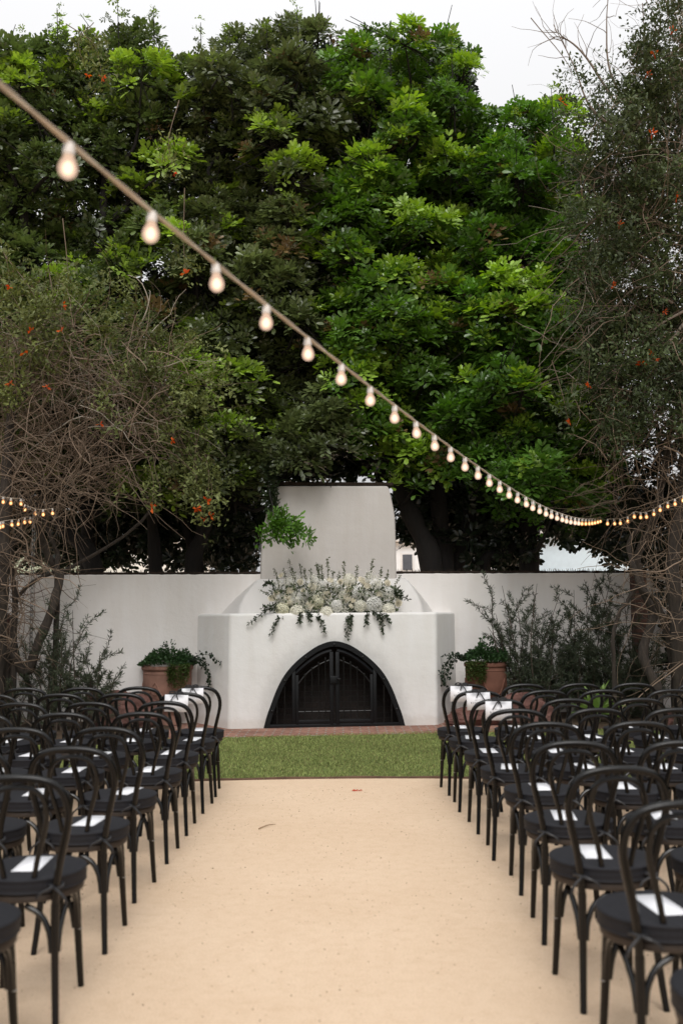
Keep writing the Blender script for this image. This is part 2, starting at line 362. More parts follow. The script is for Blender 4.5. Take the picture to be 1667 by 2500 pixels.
tag(obj('grit', g, attr_mat('grit_stone', .9, .1), None, (0, 0, 0), False), 'loose pale and brown grit scattered over the sand aisle', 'grit', kind='stuff')
p0 = gr(632, 2025); p1 = gr(674, 2014); g = MB(); tube(g, smooth_path([p0 + (0, 0, .006), (p0 + p1) / 2 + (0, .01, .012), p1 + (0, 0, .006)], 8), [.004, .004, .0035, .004, .003, .003, .002, .001], 6)
single('dry_twig', g, simple('dry_wood', (.25, .16, .09), .8), (p0 + p1) / 2, 'thin dry twig lying on the sand in the middle of the aisle', 'twig')
g = MB(); pc = gr(872, 1932)
for k in range(3):
    aa = k * 1.3; g.add([pc + (0, 0, .004), pc + (.03 * math.cos(aa), .03 * math.sin(aa), .016), pc + (.05 * math.cos(aa + .3), .05 * math.sin(aa + .3), .006), pc + (.03 * math.cos(aa + .7), .03 * math.sin(aa + .7), .004)], np.array([[0, 1, 2, 3]]), (.45, .06, .03))
single('fallen_petal', g, M_petal, pc, 'small fallen red petal on the sand near the lawn edge', 'petal', smooth=False)

# ------------------------------------------------------------------ fireplace
fp = thing('fireplace', tuple(O), 'white plaster outdoor fireplace with arched black iron gate and tall chimney', 'fireplace')
D = .82                                                  # depth of the body to the wall
xl, _ = wp(471, 1640, D); xr, _ = wp(1122, 1640, D)
fl, _ = wp(558, 1782, 0); fr, _ = wp(1067, 1772, 0); ftl, zt = wp(561.5, 1498, 0); ftr, _ = wp(1065, 1496, 0)
MZ = zt
bm = bmesh.new()
lo = [bm.verts.new(v) for v in ((fl, 0, -.1), (fr, 0, -.1), (xr, D + .1, -.1), (xl, D + .1, -.1))]
hi = [bm.verts.new(v) for v in ((ftl, .0, MZ), (ftr, .0, MZ), (xr - .01, D + .1, MZ), (xl + .01, D + .1, MZ))]
bm.faces.new(lo[::-1]); bm.faces.new(hi)
for k in range(4): bm.faces.new((lo[k], lo[(k + 1) % 4], hi[(k + 1) % 4], hi[k]))
be = [e for e in bm.edges if all(v.co.y < .05 for v in e.verts) and not all(v.co.z < 0 for v in e.verts)] + [e for e in bm.edges if all(v.co.z > 1 for v in e.verts)]
bmesh.ops.bevel(bm, geom=list(set(be)), offset=.04, segments=5, profile=.5, affect='EDGES')
mb = MB(); add_bm(mb, bm); body_me = mb.mesh('surround')
ax = (wp(643, 1781, 0)[0] + wp(989, 1773, 0)[0]) / 2; aw = (wp(989, 1773, 0)[0] - wp(643, 1781, 0)[0]) / 2; ah = wp(815, 1565, 0)[1]
AP = np.array([(1, 0), (.955, .14), (.9, .266), (.815, .447), (.705, .613), (.567, .745), (.4, .86), (.207, .957), (0, 1.0)])
sp = smooth_path(np.vstack([AP, AP[:-1][::-1] * (-1, 1)]), 61)       # right foot, over the top, left foot
arch = lambda off=0.0: np.array([(ax + p[0] * (aw - off), p[1] * (ah - off)) for p in sp])
cut = MB(); A0 = arch(); A0c = np.vstack([[(A0[0][0] + .005, -.3)], A0, [(A0[-1][0] - .005, -.3)]])
prism(cut, A0c[::-1], -.3, .5)
ob = bpy.data.objects.new('surround', body_me); COL.objects.link(ob); oc_ = bpy.data.objects.new('cutter', cut.mesh('cutter', smooth=False)); COL.objects.link(oc_)
md = ob.modifiers.new('b', 'BOOLEAN'); md.object = oc_; md.operation = 'DIFFERENCE'; md.solver = 'EXACT'
bpy.context.view_layer.update(); dg = bpy.context.evaluated_depsgraph_get()
me2 = bpy.data.meshes.new_from_object(ob.evaluated_get(dg)); bpy.data.objects.remove(ob); bpy.data.objects.remove(oc_)
me2.materials.clear(); fp.rotation_euler.z = YAW; parent_org[fp.name] = (0, 0, 0)
me2.polygons.foreach_set('use_smooth', np.ones(len(me2.polygons), bool)); me2.set_sharp_from_angle(angle=R(28))
M_sur = plaster('smoked_plaster', (.80, .79, .775)); N, L = M_sur.node_tree.nodes, M_sur.node_tree.links; B = N['Principled BSDF']; src = B.inputs['Base Color'].links[0].from_socket
co = coord(N); mp = N.new('ShaderNodeMapping'); mp.inputs['Location'].default_value = (-ax / (aw * 1.04), 0, 0); mp.inputs['Scale'].default_value = (1 / (aw * 1.04), .4, 1 / (ah * 1.05)); L.new(co, mp.inputs['Vector'])
ln_ = N.new('ShaderNodeVectorMath'); ln_.operation = 'LENGTH'; L.new(mp.outputs[0], ln_.inputs[0]); nz = noise_node(N, L, co, 7, 6, .7)
ad = N.new('ShaderNodeMath'); ad.operation = 'MULTIPLY_ADD'; ad.inputs[1].default_value = .22; L.new(nz.outputs['Fac'], ad.inputs[0]); L.new(ln_.outputs['Value'], ad.inputs[2])
sr = ramp(N, L, ad.outputs[0], [(.98, (.72, .70, .69)), (1.0, (.8, .78, .77))]); sr.color_ramp.elements.new(1.0)
mr2 = N.new('ShaderNodeMapRange'); mr2.interpolation_type = 'SMOOTHSTEP'; L.new(ad.outputs[0], mr2.inputs['Value']); mr2.inputs['From Min'].default_value = 1.0; mr2.inputs['From Max'].default_value = 1.25; mr2.inputs['To Min'].default_value = .78; mr2.inputs['To Max'].default_value = 1.0
N.remove(sr); cb = N.new('ShaderNodeCombineColor'); [L.new(mr2.outputs[0], cb.inputs[k]) for k in range(3)]
L.new(mixc(N, L, src, cb.outputs[0], 1.0, 'MULTIPLY'), B.inputs['Base Color'])
obj('surround', me2, M_sur, fp)
# hood: back outline at the wall, front outline, both narrowing in a curve
hbL, _ = wp(535, 1497, D); hbR, _ = wp(1063, 1496, D); hfL, _ = wp(583, 1497, .42); hfR, _ = wp(1031, 1496, .42)
htL, htz = wp(637, 1412, D - .1); htR, _ = wp(988, 1414, D - .1)
zs = np.array([0, .25, .5, .75, .93, 1.0]); H = htz - MZ
ob_ = np.array([0, .2, .42, .66, .86, 1.0]); of_ = np.array([0, .06, .25, .56, .82, 1.0]); yf = np.array([.42, .44, .50, .58, .66, D - .1])
V = []
for z_, a_, b_, y_ in zip(zs, ob_, of_, yf):
    zz = MZ - .01 + z_ * (H + .01)
    V += [(hbL + (htL - hbL) * a_, D + .05, zz), (hfL + (htL - hfL) * b_, y_, zz), (hfR + (htR - hfR) * b_, y_, zz), (hbR + (htR - hbR) * a_, D + .05, zz)]
bm = bmesh.new(); vs = [bm.verts.new(v) for v in V]
for k in range(len(zs) - 1):
    for q in range(3): bm.faces.new((vs[k * 4 + q], vs[k * 4 + q + 1], vs[k * 4 + 5 + q], vs[k * 4 + 4 + q]))
bm.faces.new(vs[-4:]); bmesh.ops.subdivide_edges(bm, edges=[e for e in bm.edges if abs(e.verts[0].co.z - e.verts[1].co.z) < .001], cuts=3)
arr = [e for e in bm.edges if len(e.link_faces) == 2 and e.calc_face_angle(0) > .25 and abs(e.verts[0].co.z - e.verts[1].co.z) > .001]
bmesh.ops.bevel(bm, geom=arr, offset=.03, segments=4, profile=.5, affect='EDGES')
bmesh.ops.recalc_face_normals(bm, faces=bm.faces)
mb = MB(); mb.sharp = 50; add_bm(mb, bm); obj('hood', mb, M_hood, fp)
# chimney breast
yc = D - .12
def cp(u, v): return wp(u, v, yc)
out = [cp(636, 1470), cp(968, 1470), cp(968, 1389), cp(966, 1300), cp(964.5, 1262), cp(961, 1240), cp(955, 1212), cp(949, 1190), cp(944, 1186), cp(684, 1186), cp(676, 1190), cp(668, 1212), cp(652, 1250), cp(640, 1300), cp(637, 1389)]
mb = MB(); bm = bmesh.new(); fv = [bm.verts.new((x_, yc, z_)) for x_, z_ in out]; bv = [bm.verts.new((x_, D + .34, z_)) for x_, z_ in out]; n = len(out)
bm.faces.new(fv); bm.faces.new(bv[::-1])
for k in range(n): bm.faces.new((fv[k], bv[k], bv[(k + 1) % n], fv[(k + 1) % n]))
bmesh.ops.recalc_face_normals(bm, faces=bm.faces)
bmesh.ops.bevel(bm, geom=[e for e in bm.edges if all(abs(v.co.y - yc) < .001 for v in e.verts)], offset=.03, segments=4, profile=.5, affect='EDGES')
add_bm(mb, bm); obj('chimney', mb, M_chim_shade, fp)
ct = MB(); czt = cp(815, 1186)[1]; x0 = cp(668, 1186)[0]; x1 = cp(952, 1186)[0]
box(ct, ((x0 + x1) / 2, D + .1, czt + .03), (x1 - x0 + .1, .42, .05), .012); obj('chimney_cap', ct, M_coping, fp)
# firebox
fb = MB(); Ai = arch(-.004); n = len(Ai)
Vf = np.vstack([np.c_[Ai[:, 0], np.full(n, .12), Ai[:, 1]], np.c_[Ai[:, 0] * .94 + ax * .06, np.full(n, .44), Ai[:, 1] * .94]]); j = np.arange(n - 1)
fb.add(Vf, [np.stack([j, j + n, j + n + 1, j + 1], -1), (np.arange(n) + n)[None], np.array([[0, n - 1, 2 * n - 1, n]])]); fb.sharp = 30
obj('firebox', fb, M_firebrick, fp)
# gate
gf = MB(); o1 = arch(.0); i1 = arch(.07); n = len(o1)
Vg = np.vstack([np.c_[o1[:, 0], np.full(n, -.012), o1[:, 1]], np.c_[i1[:, 0], np.full(n, -.012), i1[:, 1]], np.c_[o1[:, 0], np.full(n, .05), o1[:, 1]], np.c_[i1[:, 0], np.full(n, .05), i1[:, 1]]]); j = np.arange(n - 1)
gf.add(Vg, [np.stack([j, j + 1, j + n + 1, j + n], -1), np.stack([j + n, j + n + 1, j + 3 * n + 1, j + 3 * n], -1), np.stack([j + 2 * n, j + 2 * n + 1, j + 1, j], -1)])
box(gf, (ax, .02, .03), (2 * aw - .06, .05, .05), .004)
for sx in (-1, 1): box(gf, (ax + sx * .54, .02, .40), (.045, .045, .72), .004)
gate = obj('gate_frame', gf, M_iron, fp)
for kk in (6, 14, 22, 30, 38, 46, 54):
    q = sp[kk]; r_ = MB(); lathe(r_, [(.016, 0), (.016, .006), (.009, .012), (.001, .014)], 10)
    V_ = r_.V[0]; r_.V[0] = np.c_[V_[:, 0] + ax + q[0] * (aw - .045), -V_[:, 2] - .012, V_[:, 1] + q[1] * (ah - .045)]; obj('rivet', r_, M_iron2, gate)
def inarch(x, off): 
    a_ = arch(off); k = np.argsort(a_[:, 0]); return np.interp(x, a_[k, 0], a_[k, 1])
for sx in (-1, 1):
    dm = MB(); xsA = np.linspace(.035, .505, 14); dl = []
    topz = [inarch(ax + sx * q, .10) for q in xsA]
    P = np.array([(ax + sx * q, .012, z_ - .03) for q, z_ in zip(xsA, topz)]); tube(dm, P, .026, 4)
    box(dm, (ax + sx * .04, .012, (topz[0]) / 2 + .0), (.05, .04, topz[0] - .08), .004); box(dm, (ax + sx * .495, .012, topz[-1] / 2), (.04, .04, topz[-1] - .1), .004)
    box(dm, (ax + sx * .27, .012, .085), (.43, .035, .045), .004)
    door = obj('gate_door', dm, M_iron, fp)
    rl = MB(); tube(rl, smooth_path([(ax + sx * .07, -.004, .885), (ax + sx * .2, -.004, .83), (ax + sx * .35, -.004, .73), (ax + sx * .48, -.004, .58)], 14), .011, 6); obj('arched_rail', rl, M_iron2, door)
    rl = MB(); tube(rl, [(ax + sx * .06, -.004, .215), (ax + sx * .48, -.004, .215)], .011, 6); obj('cross_rail', rl, M_iron2, door)
    for q, zt_ in zip((.122, .212, .302, .395), (.93, .87, .80, .715)):
        b_ = MB(); nn = 40; zz = np.linspace(.13, zt_, nn); rr = np.full(nn, .007)
        tw = (zz > .34) & (zz < .56); rr[tw] += .0035 * np.sin(zz[tw] * 330); rr[-3:] = (.014, .012, .004); rr[:2] = .012
        tube(b_, np.c_[np.full(nn, ax + sx * q), np.full(nn, -.02), zz], rr, 6); obj('bar', b_, M_iron2, door)
    for q, zt_ in ((.66, .55), (.76, .38)):
        b_ = MB(); nn = 30; zz = np.linspace(.06, zt_, nn); rr = .0085 + .003 * np.sin(zz * 330) * ((zz > .15) & (zz < .35)); tube(b_, np.c_[np.full(nn, ax + sx * q), np.full(nn, .0), zz], rr, 6); obj('bar', b_, M_iron2, gate)
lk = MB(); box(lk, (ax - .005, -.02, .63), (.115, .03, .10), .006); lock = obj('lock_plate', lk, M_iron, fp)
lk = MB(); tube(lk, [(ax + .035, -.03, .645), (ax + .035, -.06, .645), (ax + .075, -.065, .64)], .009, 8); obj('lock_handle', lk, M_iron2, lock)

# ------------------------------------------------------------------ garden wall
wt_ = wp(560, 1394.5, D)[1]; wr_ = wp(1300, 1392, D)[1]
def wall(x0, x1, label, dz):
    th = thing('garden_wall', tuple(W((x0 + x1) / 2, D + .1, 0)), label, 'wall'); og = parent_org[th.name]; th.rotation_euler.z = 0
    mb = MB(); bm = bmesh.new(); bmesh.ops.create_cube(bm, size=1); hz = wt_ - .03
    bmesh.ops.scale(bm, vec=(x1 - x0, .26, hz + .1), verts=bm.verts); bmesh.ops.translate(bm, vec=((x0 + x1) / 2, D + .13, hz / 2 - .05), verts=bm.verts)
    bmesh.ops.bevel(bm, geom=[e for e in bm.edges if all(v.co.z > 1 for v in e.verts) and abs(e.verts[0].co.x - e.verts[1].co.x) > 1], offset=.03, segments=4, profile=.5, affect='EDGES')
    add_bm(mb, bm); mb.V[-1] = np.array([W(*v) for v in mb.V[-1]]); obj('wall_face', mb, M_wallpl, th)
    # ragged dark creeper remains along the top
    cm = MB(); n_ = int((x1 - x0) * 22); q = np.linspace(x0, x1, n_)
    P = np.array([W(v, D + .02, hz + .0 + .012 * mnoise.noise((v * 6, 3, 0))) for v in q]); tube(cm, P, [.022 + .012 * mnoise.noise((v * 11, 0, 2)) for v in q], 6)
    for v in q[::1]:
        for _ in range(4):
            vv = v + rng.uniform(-.03, .03); z0 = hz + .005; P = [W(vv, D + .02, z0), W(vv + rng.uniform(-.02, .02), D + rng.uniform(-.01, .05), z0 + rng.uniform(.02, .06))]
            tube(cm, P, [.004, .0015], 3, cap=False)
    obj('coping', cm, M_coping, th); return th
cxl = cp(637, 1395)[0]; cxr = cp(968, 1395)[0]
wall(-7.5, cxl, 'white plaster garden wall left of the fireplace, behind the curved vine trunk', 0)
wall(cxr, 7.5, 'white plaster garden wall right of the fireplace, behind the large willowy shrub', 0)
for u0, u1, vt, lab in ((1541, 1570, 1392, 'dark red brick pillar wrapped in vines before the right wall'), (2, 27, 1500, 'dark red brick pillar wrapped in vines before the left wall')):
    a_ = wp(u0, vt, D - .3); b_ = wp(u1, vt, D - .3); mb = MB(); box(mb, ((a_[0] + b_[0]) / 2, 0, a_[1] / 2), (b_[0] - a_[0], .2, a_[1]), .01)
    pb = W((a_[0] + b_[0]) / 2, D - .3, 0); mb.V[-1] = mb.V[-1] - ((a_[0] + b_[0]) / 2, 0, 0)
    o = obj('brick_pillar', mb, M_pillar); o.location = pb; o.rotation_euler.z = YAW; tag(o, lab, 'pillar')

# ------------------------------------------------------------------ chairs
ROWS = ['front', 'second', 'third', 'fourth', 'fifth', 'sixth', 'seventh', 'eighth', 'ninth']
NTH = ['on the aisle', 'second from the aisle', 'third from the aisle', 'fourth from the aisle', 'fifth from the aisle', 'sixth from the aisle']
def make_chair():
    t = thing('bentwood_chair', (0, 0, 0), 'x', 'chair', 'black bentwood chairs set out in rows for the ceremony', world=False)
    s = MB(); lathe(s, [(.165, .428), (.193, .430), (.198, .434), (.199, .447), (.197, .455), (.19, .460)], 36); obj('seat', s, M_rim, t)
    c = MB(); lathe(c, [(.185, .458), (.203, .459), (.2085, .465), (.205, .474), (.2075, .482), (.2085, .493), (.206, .505), (.2095, .509), (.2075, .515), (.198, .518), (.15, .523), (.08, .526), (.001, .527)], 40); c.sharp = 60
    cu = obj('cushion', c, M_cush, t)
    for sx in (-1, 1):
        tb = MB(); th = np.linspace(0, 2 * PI, 13); tube(tb, np.c_[sx * .134 + .027 * np.cos(th), -.168 + .027 * np.sin(th), .487 + .004 * np.sin(2 * th)], .006, 6)
        tube(tb, smooth_path([(sx * .134, -.196, .487), (sx * .155, -.215, .478), (sx * .18, -.222, .455), (sx * .188, -.222, .43)], 8), [.006, .007, .006, .005, .005, .006, .006, .003], 5)
        tube(tb, smooth_path([(sx * .134, -.196, .487), (sx * .115, -.218, .483), (sx * .09, -.222, .47), (sx * .075, -.224, .45)], 8), [.006, .007, .006, .005, .005, .006, .006, .003], 5)
        obj('tie', tb, M_ribbon, cu)
    # outer hoop from seat to seat
    half = [(.135, -.178, .40), (.137, -.18, .47), (.152, -.193, .57), (.178, -.212, .68), (.19, -.225, .75), (.181, -.237, .815), (.148, -.247, .865), (.085, -.253, .889), (0, -.255, .896)]
    P = smooth_path(np.array(half + [(-x_, y_, z_) for x_, y_, z_ in half[:-1][::-1]]), 57)
    hb = MB(); tube(hb, P, .0145, 10); obj('back_hoop', hb, M_black, t)
    half = [(.052, -.176, .43), (.053, -.178, .5), (.072, -.192, .6), (.1, -.21, .70), (.108, -.222, .76), (.099, -.231, .81), (.07, -.238, .845), (.035, -.241, .857), (0, -.242, .860)]
    P = smooth_path(np.array(half + [(-x_, y_, z_) for x_, y_, z_ in half[:-1][::-1]]), 49)
    hb = MB(); tube(hb, P, .0105, 8); obj('inner_hoop', hb, M_black, t)
    for sx in (-1, 1):
        l = MB(); tube(l, smooth_path([(sx * .135, -.178, .42), (sx * .137, -.182, .34), (sx * .142, -.193, .22), (sx * .15, -.21, .1), (sx * .158, -.23, 0)], 14), np.linspace(.0165, .0125, 14), 10); obj('leg', l, M_black, t)
        l = MB(); tube(l, smooth_path([(sx * .138, .128, .425), (sx * .143, .14, .34), (sx * .147, .15, .24), (sx * .152, .165, .12), (sx * .157, .182, 0)], 14), np.linspace(.018, .0125, 14), 10); fl_ = obj('leg', l, M_black, t)
        k = MB(); tube(k, [(sx * .1475, .1505, .234), (sx * .148, .1510, .238)], .0175, 10); obj('collar', k, M_clip, fl_)
        br = MB()   # bent braces of the front leg
        tube(br, smooth_path([(sx * .148, .138, .24), (sx * .147, .122, .31), (sx * .15, .085, .375), (sx * .155, .03, .415)], 10), .0115, 8)
        tube(br, smooth_path([(sx * .134, .15, .24), (sx * .122, .146, .31), (sx * .09, .15, .375), (sx * .03, .158, .415)], 10), .0115, 8)
        tube(br, [(sx * .146, .142, .245), (sx * .145, .138, .33)], .0165, 8)
        obj('brace', br, M_black, t)
        br = MB()
        tube(br, smooth_path([(sx * .127, -.188, .25), (sx * .115, -.178, .32), (sx * .08, -.168, .38), (sx * .02, -.16, .414)], 10), .0115, 8)
        tube(br, smooth_path([(sx * .147, -.178, .25), (sx * .147, -.155, .32), (sx * .152, -.11, .38), (sx * .156, -.05, .414)], 10), .0115, 8)
        obj('brace', br, M_black, t)
    return t
def make_card():
    m = MB(); box(m, (0, 0, .0012), (.104, .235, .0012), 0); return m.mesh('program_card', smooth=False)
card_me = make_card(); card_me.materials.append(M_paper)
def make_sign(tilt):
    t = thing('reserved_sign', (0, 0, 0), 'x', 'sign', 'reserved signs tied to the aisle chairs', world=False)
    c = MB(); box(c, (0, 0, -.072), (.178, .003, .127)); obj('card', c, M_paper, t, smooth=False)
    for txt, sz, z_, sp_ in (('this row is', .0125, -.066, 1.05), ('RESERVED', .0195, -.09, 1.45)):
        cu = bpy.data.curves.new('t', 'FONT'); cu.body = txt; cu.size = sz; cu.align_x = 'CENTER'; cu.space_character = sp_; cu.extrude = .0002
        if txt[0] == 't': cu.shear = .3
        ot = bpy.data.objects.new('t', cu); COL.objects.link(ot); bpy.context.view_layer.update()
        me = bpy.data.meshes.new_from_object(ot.evaluated_get(bpy.context.evaluated_depsgraph_get())); bpy.data.objects.remove(ot)
        me.transform(Matrix.Translation((0, -.0022, z_)) @ Matrix.Rotation(R(90), 4, 'X')); me.materials.clear(); obj('lettering', me, M_ink, t)
    r = MB()
    def strip(P, wd):
        P = smooth_path(P, 10); n = len(P); T = np.gradient(P, axis=0); S_ = np.cross(T, (0, 1, 0)); S_ /= np.linalg.norm(S_, axis=1)[:, None]
        V = np.vstack([P - S_ * wd / 2, P + S_ * wd / 2, P - S_ * wd / 2 + (0, .0015, 0), P + S_ * wd / 2 + (0, .0015, 0)]); j = np.arange(n - 1)
        r.add(V, [np.stack([j, j + 1, j + n + 1, j + n], -1), np.stack([j + 2 * n, j + 3 * n, j + 3 * n + 1, j + 2 * n + 1], -1)])
    for sx in (-1, 1):
        strip([(0, -.02, .006), (sx * .022, -.028, .018), (sx * .045, -.03, .014), (sx * .05, -.028, .004), (sx * .025, -.026, .0), (0, -.02, .002)], .011)
        strip([(0, -.02, .0), (sx * .012 + tilt * .01, -.024, -.02), (sx * .022 + tilt * .014, -.012, -.04), (sx * .03 + tilt * .03, -.006, -.058 - .02 * sx * tilt)], .008)
    strip([(0, -.012, .012), (.001, -.012, -.01), (0, -.006, -.028)], .009)
    box(r, (0, -.02, .003), (.016, .012, .014), .004)
    th = np.linspace(0, 2 * PI, 12); tube(r, np.c_[np.zeros(12), .014 + .019 * np.cos(th), .001 + .019 * np.sin(th)], .003, 5)
    obj('ribbon_bow', r, M_ribbon, t); return t
# aisle-side front feet read from the photo: (u, v) per row
RF = [(1080, 1922), (1109, 1959), (1147, 2007), (1188, 2065), (1246, 2139), (1297, 2243), (1361, 2379), (1477, 2560), None]
LF = [(537, 1926), (515, 1962), (475, 2011), (433, 2072), (371, 2154), (303, 2261), (198, 2411), (37, 2590), None]
proto = make_chair(); used = False; signs = {}
HW = lambda y_: 833 / FPX * y_
seat_pos = {}
for side, FT in ((1, RF), (-1, LF)):
    blk = 'right' if side > 0 else 'left'
    for r_ in range(9):
        if FT[r_]: p = gr(*FT[r_])
        else: p = np.array([side * (.905 if side > 0 else 1.035), gr(*FT[7])[1] - .72, 0])
        cx, cy = p[0] + side * .155, p[1] - .17
        for s_ in range(6):
            x_ = cx + side * s_ * .475 + (rng.uniform(-.015, .015) if s_ else 0); y_ = cy - .012 * s_ + (rng.uniform(-.02, .02) if s_ else 0)
            if abs(x_) - .24 > HW(y_ + .2): continue
            c = proto if not used else copy_tree(proto); used = True
            yaw = R(rng.uniform(-4, 4)); c.location = (x_, y_, 0); c.rotation_euler.z = yaw
            c['label'] = f'black bentwood chair {NTH[s_]}, {ROWS[r_]} row from the fireplace, {blk} block'
            k = bpy.data.objects.new('program_card', card_me); COL.objects.link(k)
            ox, oy = (.0 - .02 * side + rng.uniform(-.02, .02), rng.uniform(-.02, .03))
            k.location = (x_ + ox, y_ + oy, .5262); k.rotation_euler.z = yaw + R(rng.uniform(-7, 7))
            tag(k, f'white program card on the chair {NTH[s_]}, {ROWS[r_]} row, {blk} block', 'card', 'program cards laid on the seats')
            if s_ == 0: seat_pos[(side, r_)] = (x_, y_)
for side, r_, dx, tl in ((1, 0, -.03, 1), (1, 1, -.01, .6), (1, 2, .0, -.4), (-1, 0, -.02, .3), (-1, 1, -.05, -.8)):
    sg = make_sign(tl); x_, y_ = seat_pos[(side, r_)]; sg.location = (x_ + dx, y_ - .274, .900); sg.rotation_euler = (R(-3), R(rng.uniform(-2.5, 2.5)), 0)
    sg['label'] = f'white reserved card with black bow on the {ROWS[r_]} row aisle chair, {"right" if side > 0 else "left"} block'

# ------------------------------------------------------------------ leaf templates
def leaflet(Lg, wd, droop=.15, fold=.2):          # 8 vertices, along +x
    s1, s2 = .4, .8
    V = np.array([(0, 0, 0), (s1, -.42, fold * .4), (s1, 0, 0), (s1, .42, fold * .4), (s2, -.45, fold * .42), (s2, 0, 0), (s2, .45, fold * .42), (1, 0, 0)]) * (Lg, wd, wd)
    V[:, 2] -= droop * Lg * (V[:, 0] / Lg) ** 2
    return V
LF4 = np.array([(1, 2, 5, 4), (2, 3, 6, 5)]); LF3 = np.array([(0, 2, 1), (0, 3, 2), (4, 5, 7), (5, 6, 7)])
def quadleaf(Lg, wd): return np.array([(0, 0, 0), (.55 * Lg, -wd / 2, 0), (Lg, 0, -.08 * Lg), (.55 * Lg, wd / 2, 0)])
QF4 = np.array([(0, 1, 2, 3)])
def rotz(a): c, s = math.cos(a), math.sin(a); return np.array([(c, -s, 0), (s, c, 0), (0, 0, 1)])
def roty(a): c, s = math.cos(a), math.sin(a); return np.array([(c, 0, s), (0, 1, 0), (-s, 0, c)])
def rotx(a): c, s = math.cos(a), math.sin(a); return np.array([(1, 0, 0), (0, c, -s), (0, s, c)])
def compound(npair, Lr, ll, lw, rg, simple_=False):
    out = []
    for k in range(npair):
        t = .3 + .7 * k / max(1, npair - 1)
        for s in (-1, 1):
            v = (quadleaf if simple_ else leaflet)(ll * rg.uniform(.85, 1.1) * (.8 + .3 * math.sin(PI * (.25 + .6 * t))), lw)
            v = v @ rotx(rg.normal(0, .25)).T @ roty(rg.normal(-.1, .2)).T @ rotz(s * (R(58) - t * R(28) + rg.normal(0, .12))).T
            out.append(v + (t * Lr, 0, -.25 * Lr * t * t))
    return out
def rosette(nl, rg, Lr=.21, ll=.17, lw=.072, npair=3, simple_=False):
    Ls = []
    for k in range(nl):
        el = R(82) - R(80) * (k / max(1, nl - 1)) ** .8 + rg.normal(0, .1); az_ = k * 2.39996 + rg.normal(0, .25); sc = .7 + .4 * (k / nl)
        for v in compound(npair, Lr * sc, ll * sc, lw * sc, rg, simple_):
            Ls.append((v @ roty(-el).T) @ rotz(az_).T)
    A = np.array(Ls)                                  # (leaflets, nv, 3)
    return A
def place(mb, temps, pos, axis, scale, cols, rg, quad=False, jit=.25, roll_=None):
    """copies of leaf templates, each turned so that its own z follows axis"""
    for ti, T_ in enumerate(temps):
        idx = np.arange(ti, len(pos), len(temps))
        if not len(idx): continue
        a = axis[idx]; a = a / np.linalg.norm(a, axis=1)[:, None]
        ref = np.where(np.abs(a[:, 2:3]) < .95, np.array([[0, 0, 1.0]]), np.array([[1.0, 0, 0]]))
        x_ = np.cross(ref, a); x_ /= np.linalg.norm(x_, axis=1)[:, None]; y_ = np.cross(a, x_)
        th = rg.uniform(0, 2 * PI, len(idx)) if roll_ is None else roll_[idx]
        X = x_ * np.cos(th)[:, None] + y_ * np.sin(th)[:, None]; Y = -x_ * np.sin(th)[:, None] + y_ * np.cos(th)[:, None]
        Mx = np.stack([X, Y, a], -1) * scale[idx][:, None, None]       # columns
        nl, nv = T_.shape[:2]
        V = np.einsum('nij,lvj->nlvi', Mx, T_) + pos[idx][:, None, None]
        c = cols[idx][:, None] * rg.uniform(1 - jit, 1 + jit, (len(idx), nl, 1)); c = np.clip(np.repeat(c[:, :, None], nv, 2), .002, .95)
        base = (np.arange(len(idx) * nl) * nv)[:, None, None]
        F = [(QF4[None] + base).reshape(-1, 4)] if quad else [(LF4[None] + base).reshape(-1, 4), (LF3[None] + base).reshape(-1, 3)]
        mb.add(V.reshape(-1, 3), F, c.reshape(-1, 3))
rt = np.random.default_rng(11)
ROS = [rosette(int(rt.integers(6, 10)), rt, .21 * f_, .15 * f_ * rt.uniform(.85, 1.15), .064 * f_ * rt.uniform(.85, 1.2), int(rt.integers(2, 4))) for f_ in (.7, .8, .9, 1.0, 1.08, .75, .85, .95)]; ROS_S = [rosette(6, rt, .26, .2, .1, 3) for _ in range(4)]
def inside(poly, x_, y_):
    poly = np.asarray(poly, float); j = len(poly) - 1; r_ = np.zeros(np.shape(x_), bool)
    for i in range(len(poly)):
        xi, yi = poly[i]; xj, yj = poly[j]
        if yi != yj: r_ ^= ((yi > y_) != (yj > y_)) & (x_ < (xj - xi) * (y_ - yi) / (yj - yi) + xi)
        j = i
    return r_
def sample_poly(poly, n, rg, margin=0):
    P = np.asarray(poly, float); lo, hi = P.min(0), P.max(0); out = []
    while len(out) < n:
        p = rg.uniform(lo, hi)
        if all(inside(poly, p[0] + dx, p[1] + dy) for dx, dy in ((0, 0), (margin, 0), (-margin, 0), (0, margin), (0, -margin))): out.append(p)
    return np.array(out)
def poisson(poly, dist, rg, margin, tries=4000):
    P = np.asarray(poly, float); lo, hi = P.min(0), P.max(0); out = []
    for _ in range(tries):
        p = rg.uniform(lo, hi)
        if all(inside(poly, p[0] + dx, p[1] + dy) for dx, dy in ((0, 0), (margin, 0), (-margin, 0), (0, margin), (0, -margin))) and all((p[0] - q[0]) ** 2 + (p[1] - q[1]) ** 2 > dist * dist for q in out): out.append(p)
    return np.array(out)

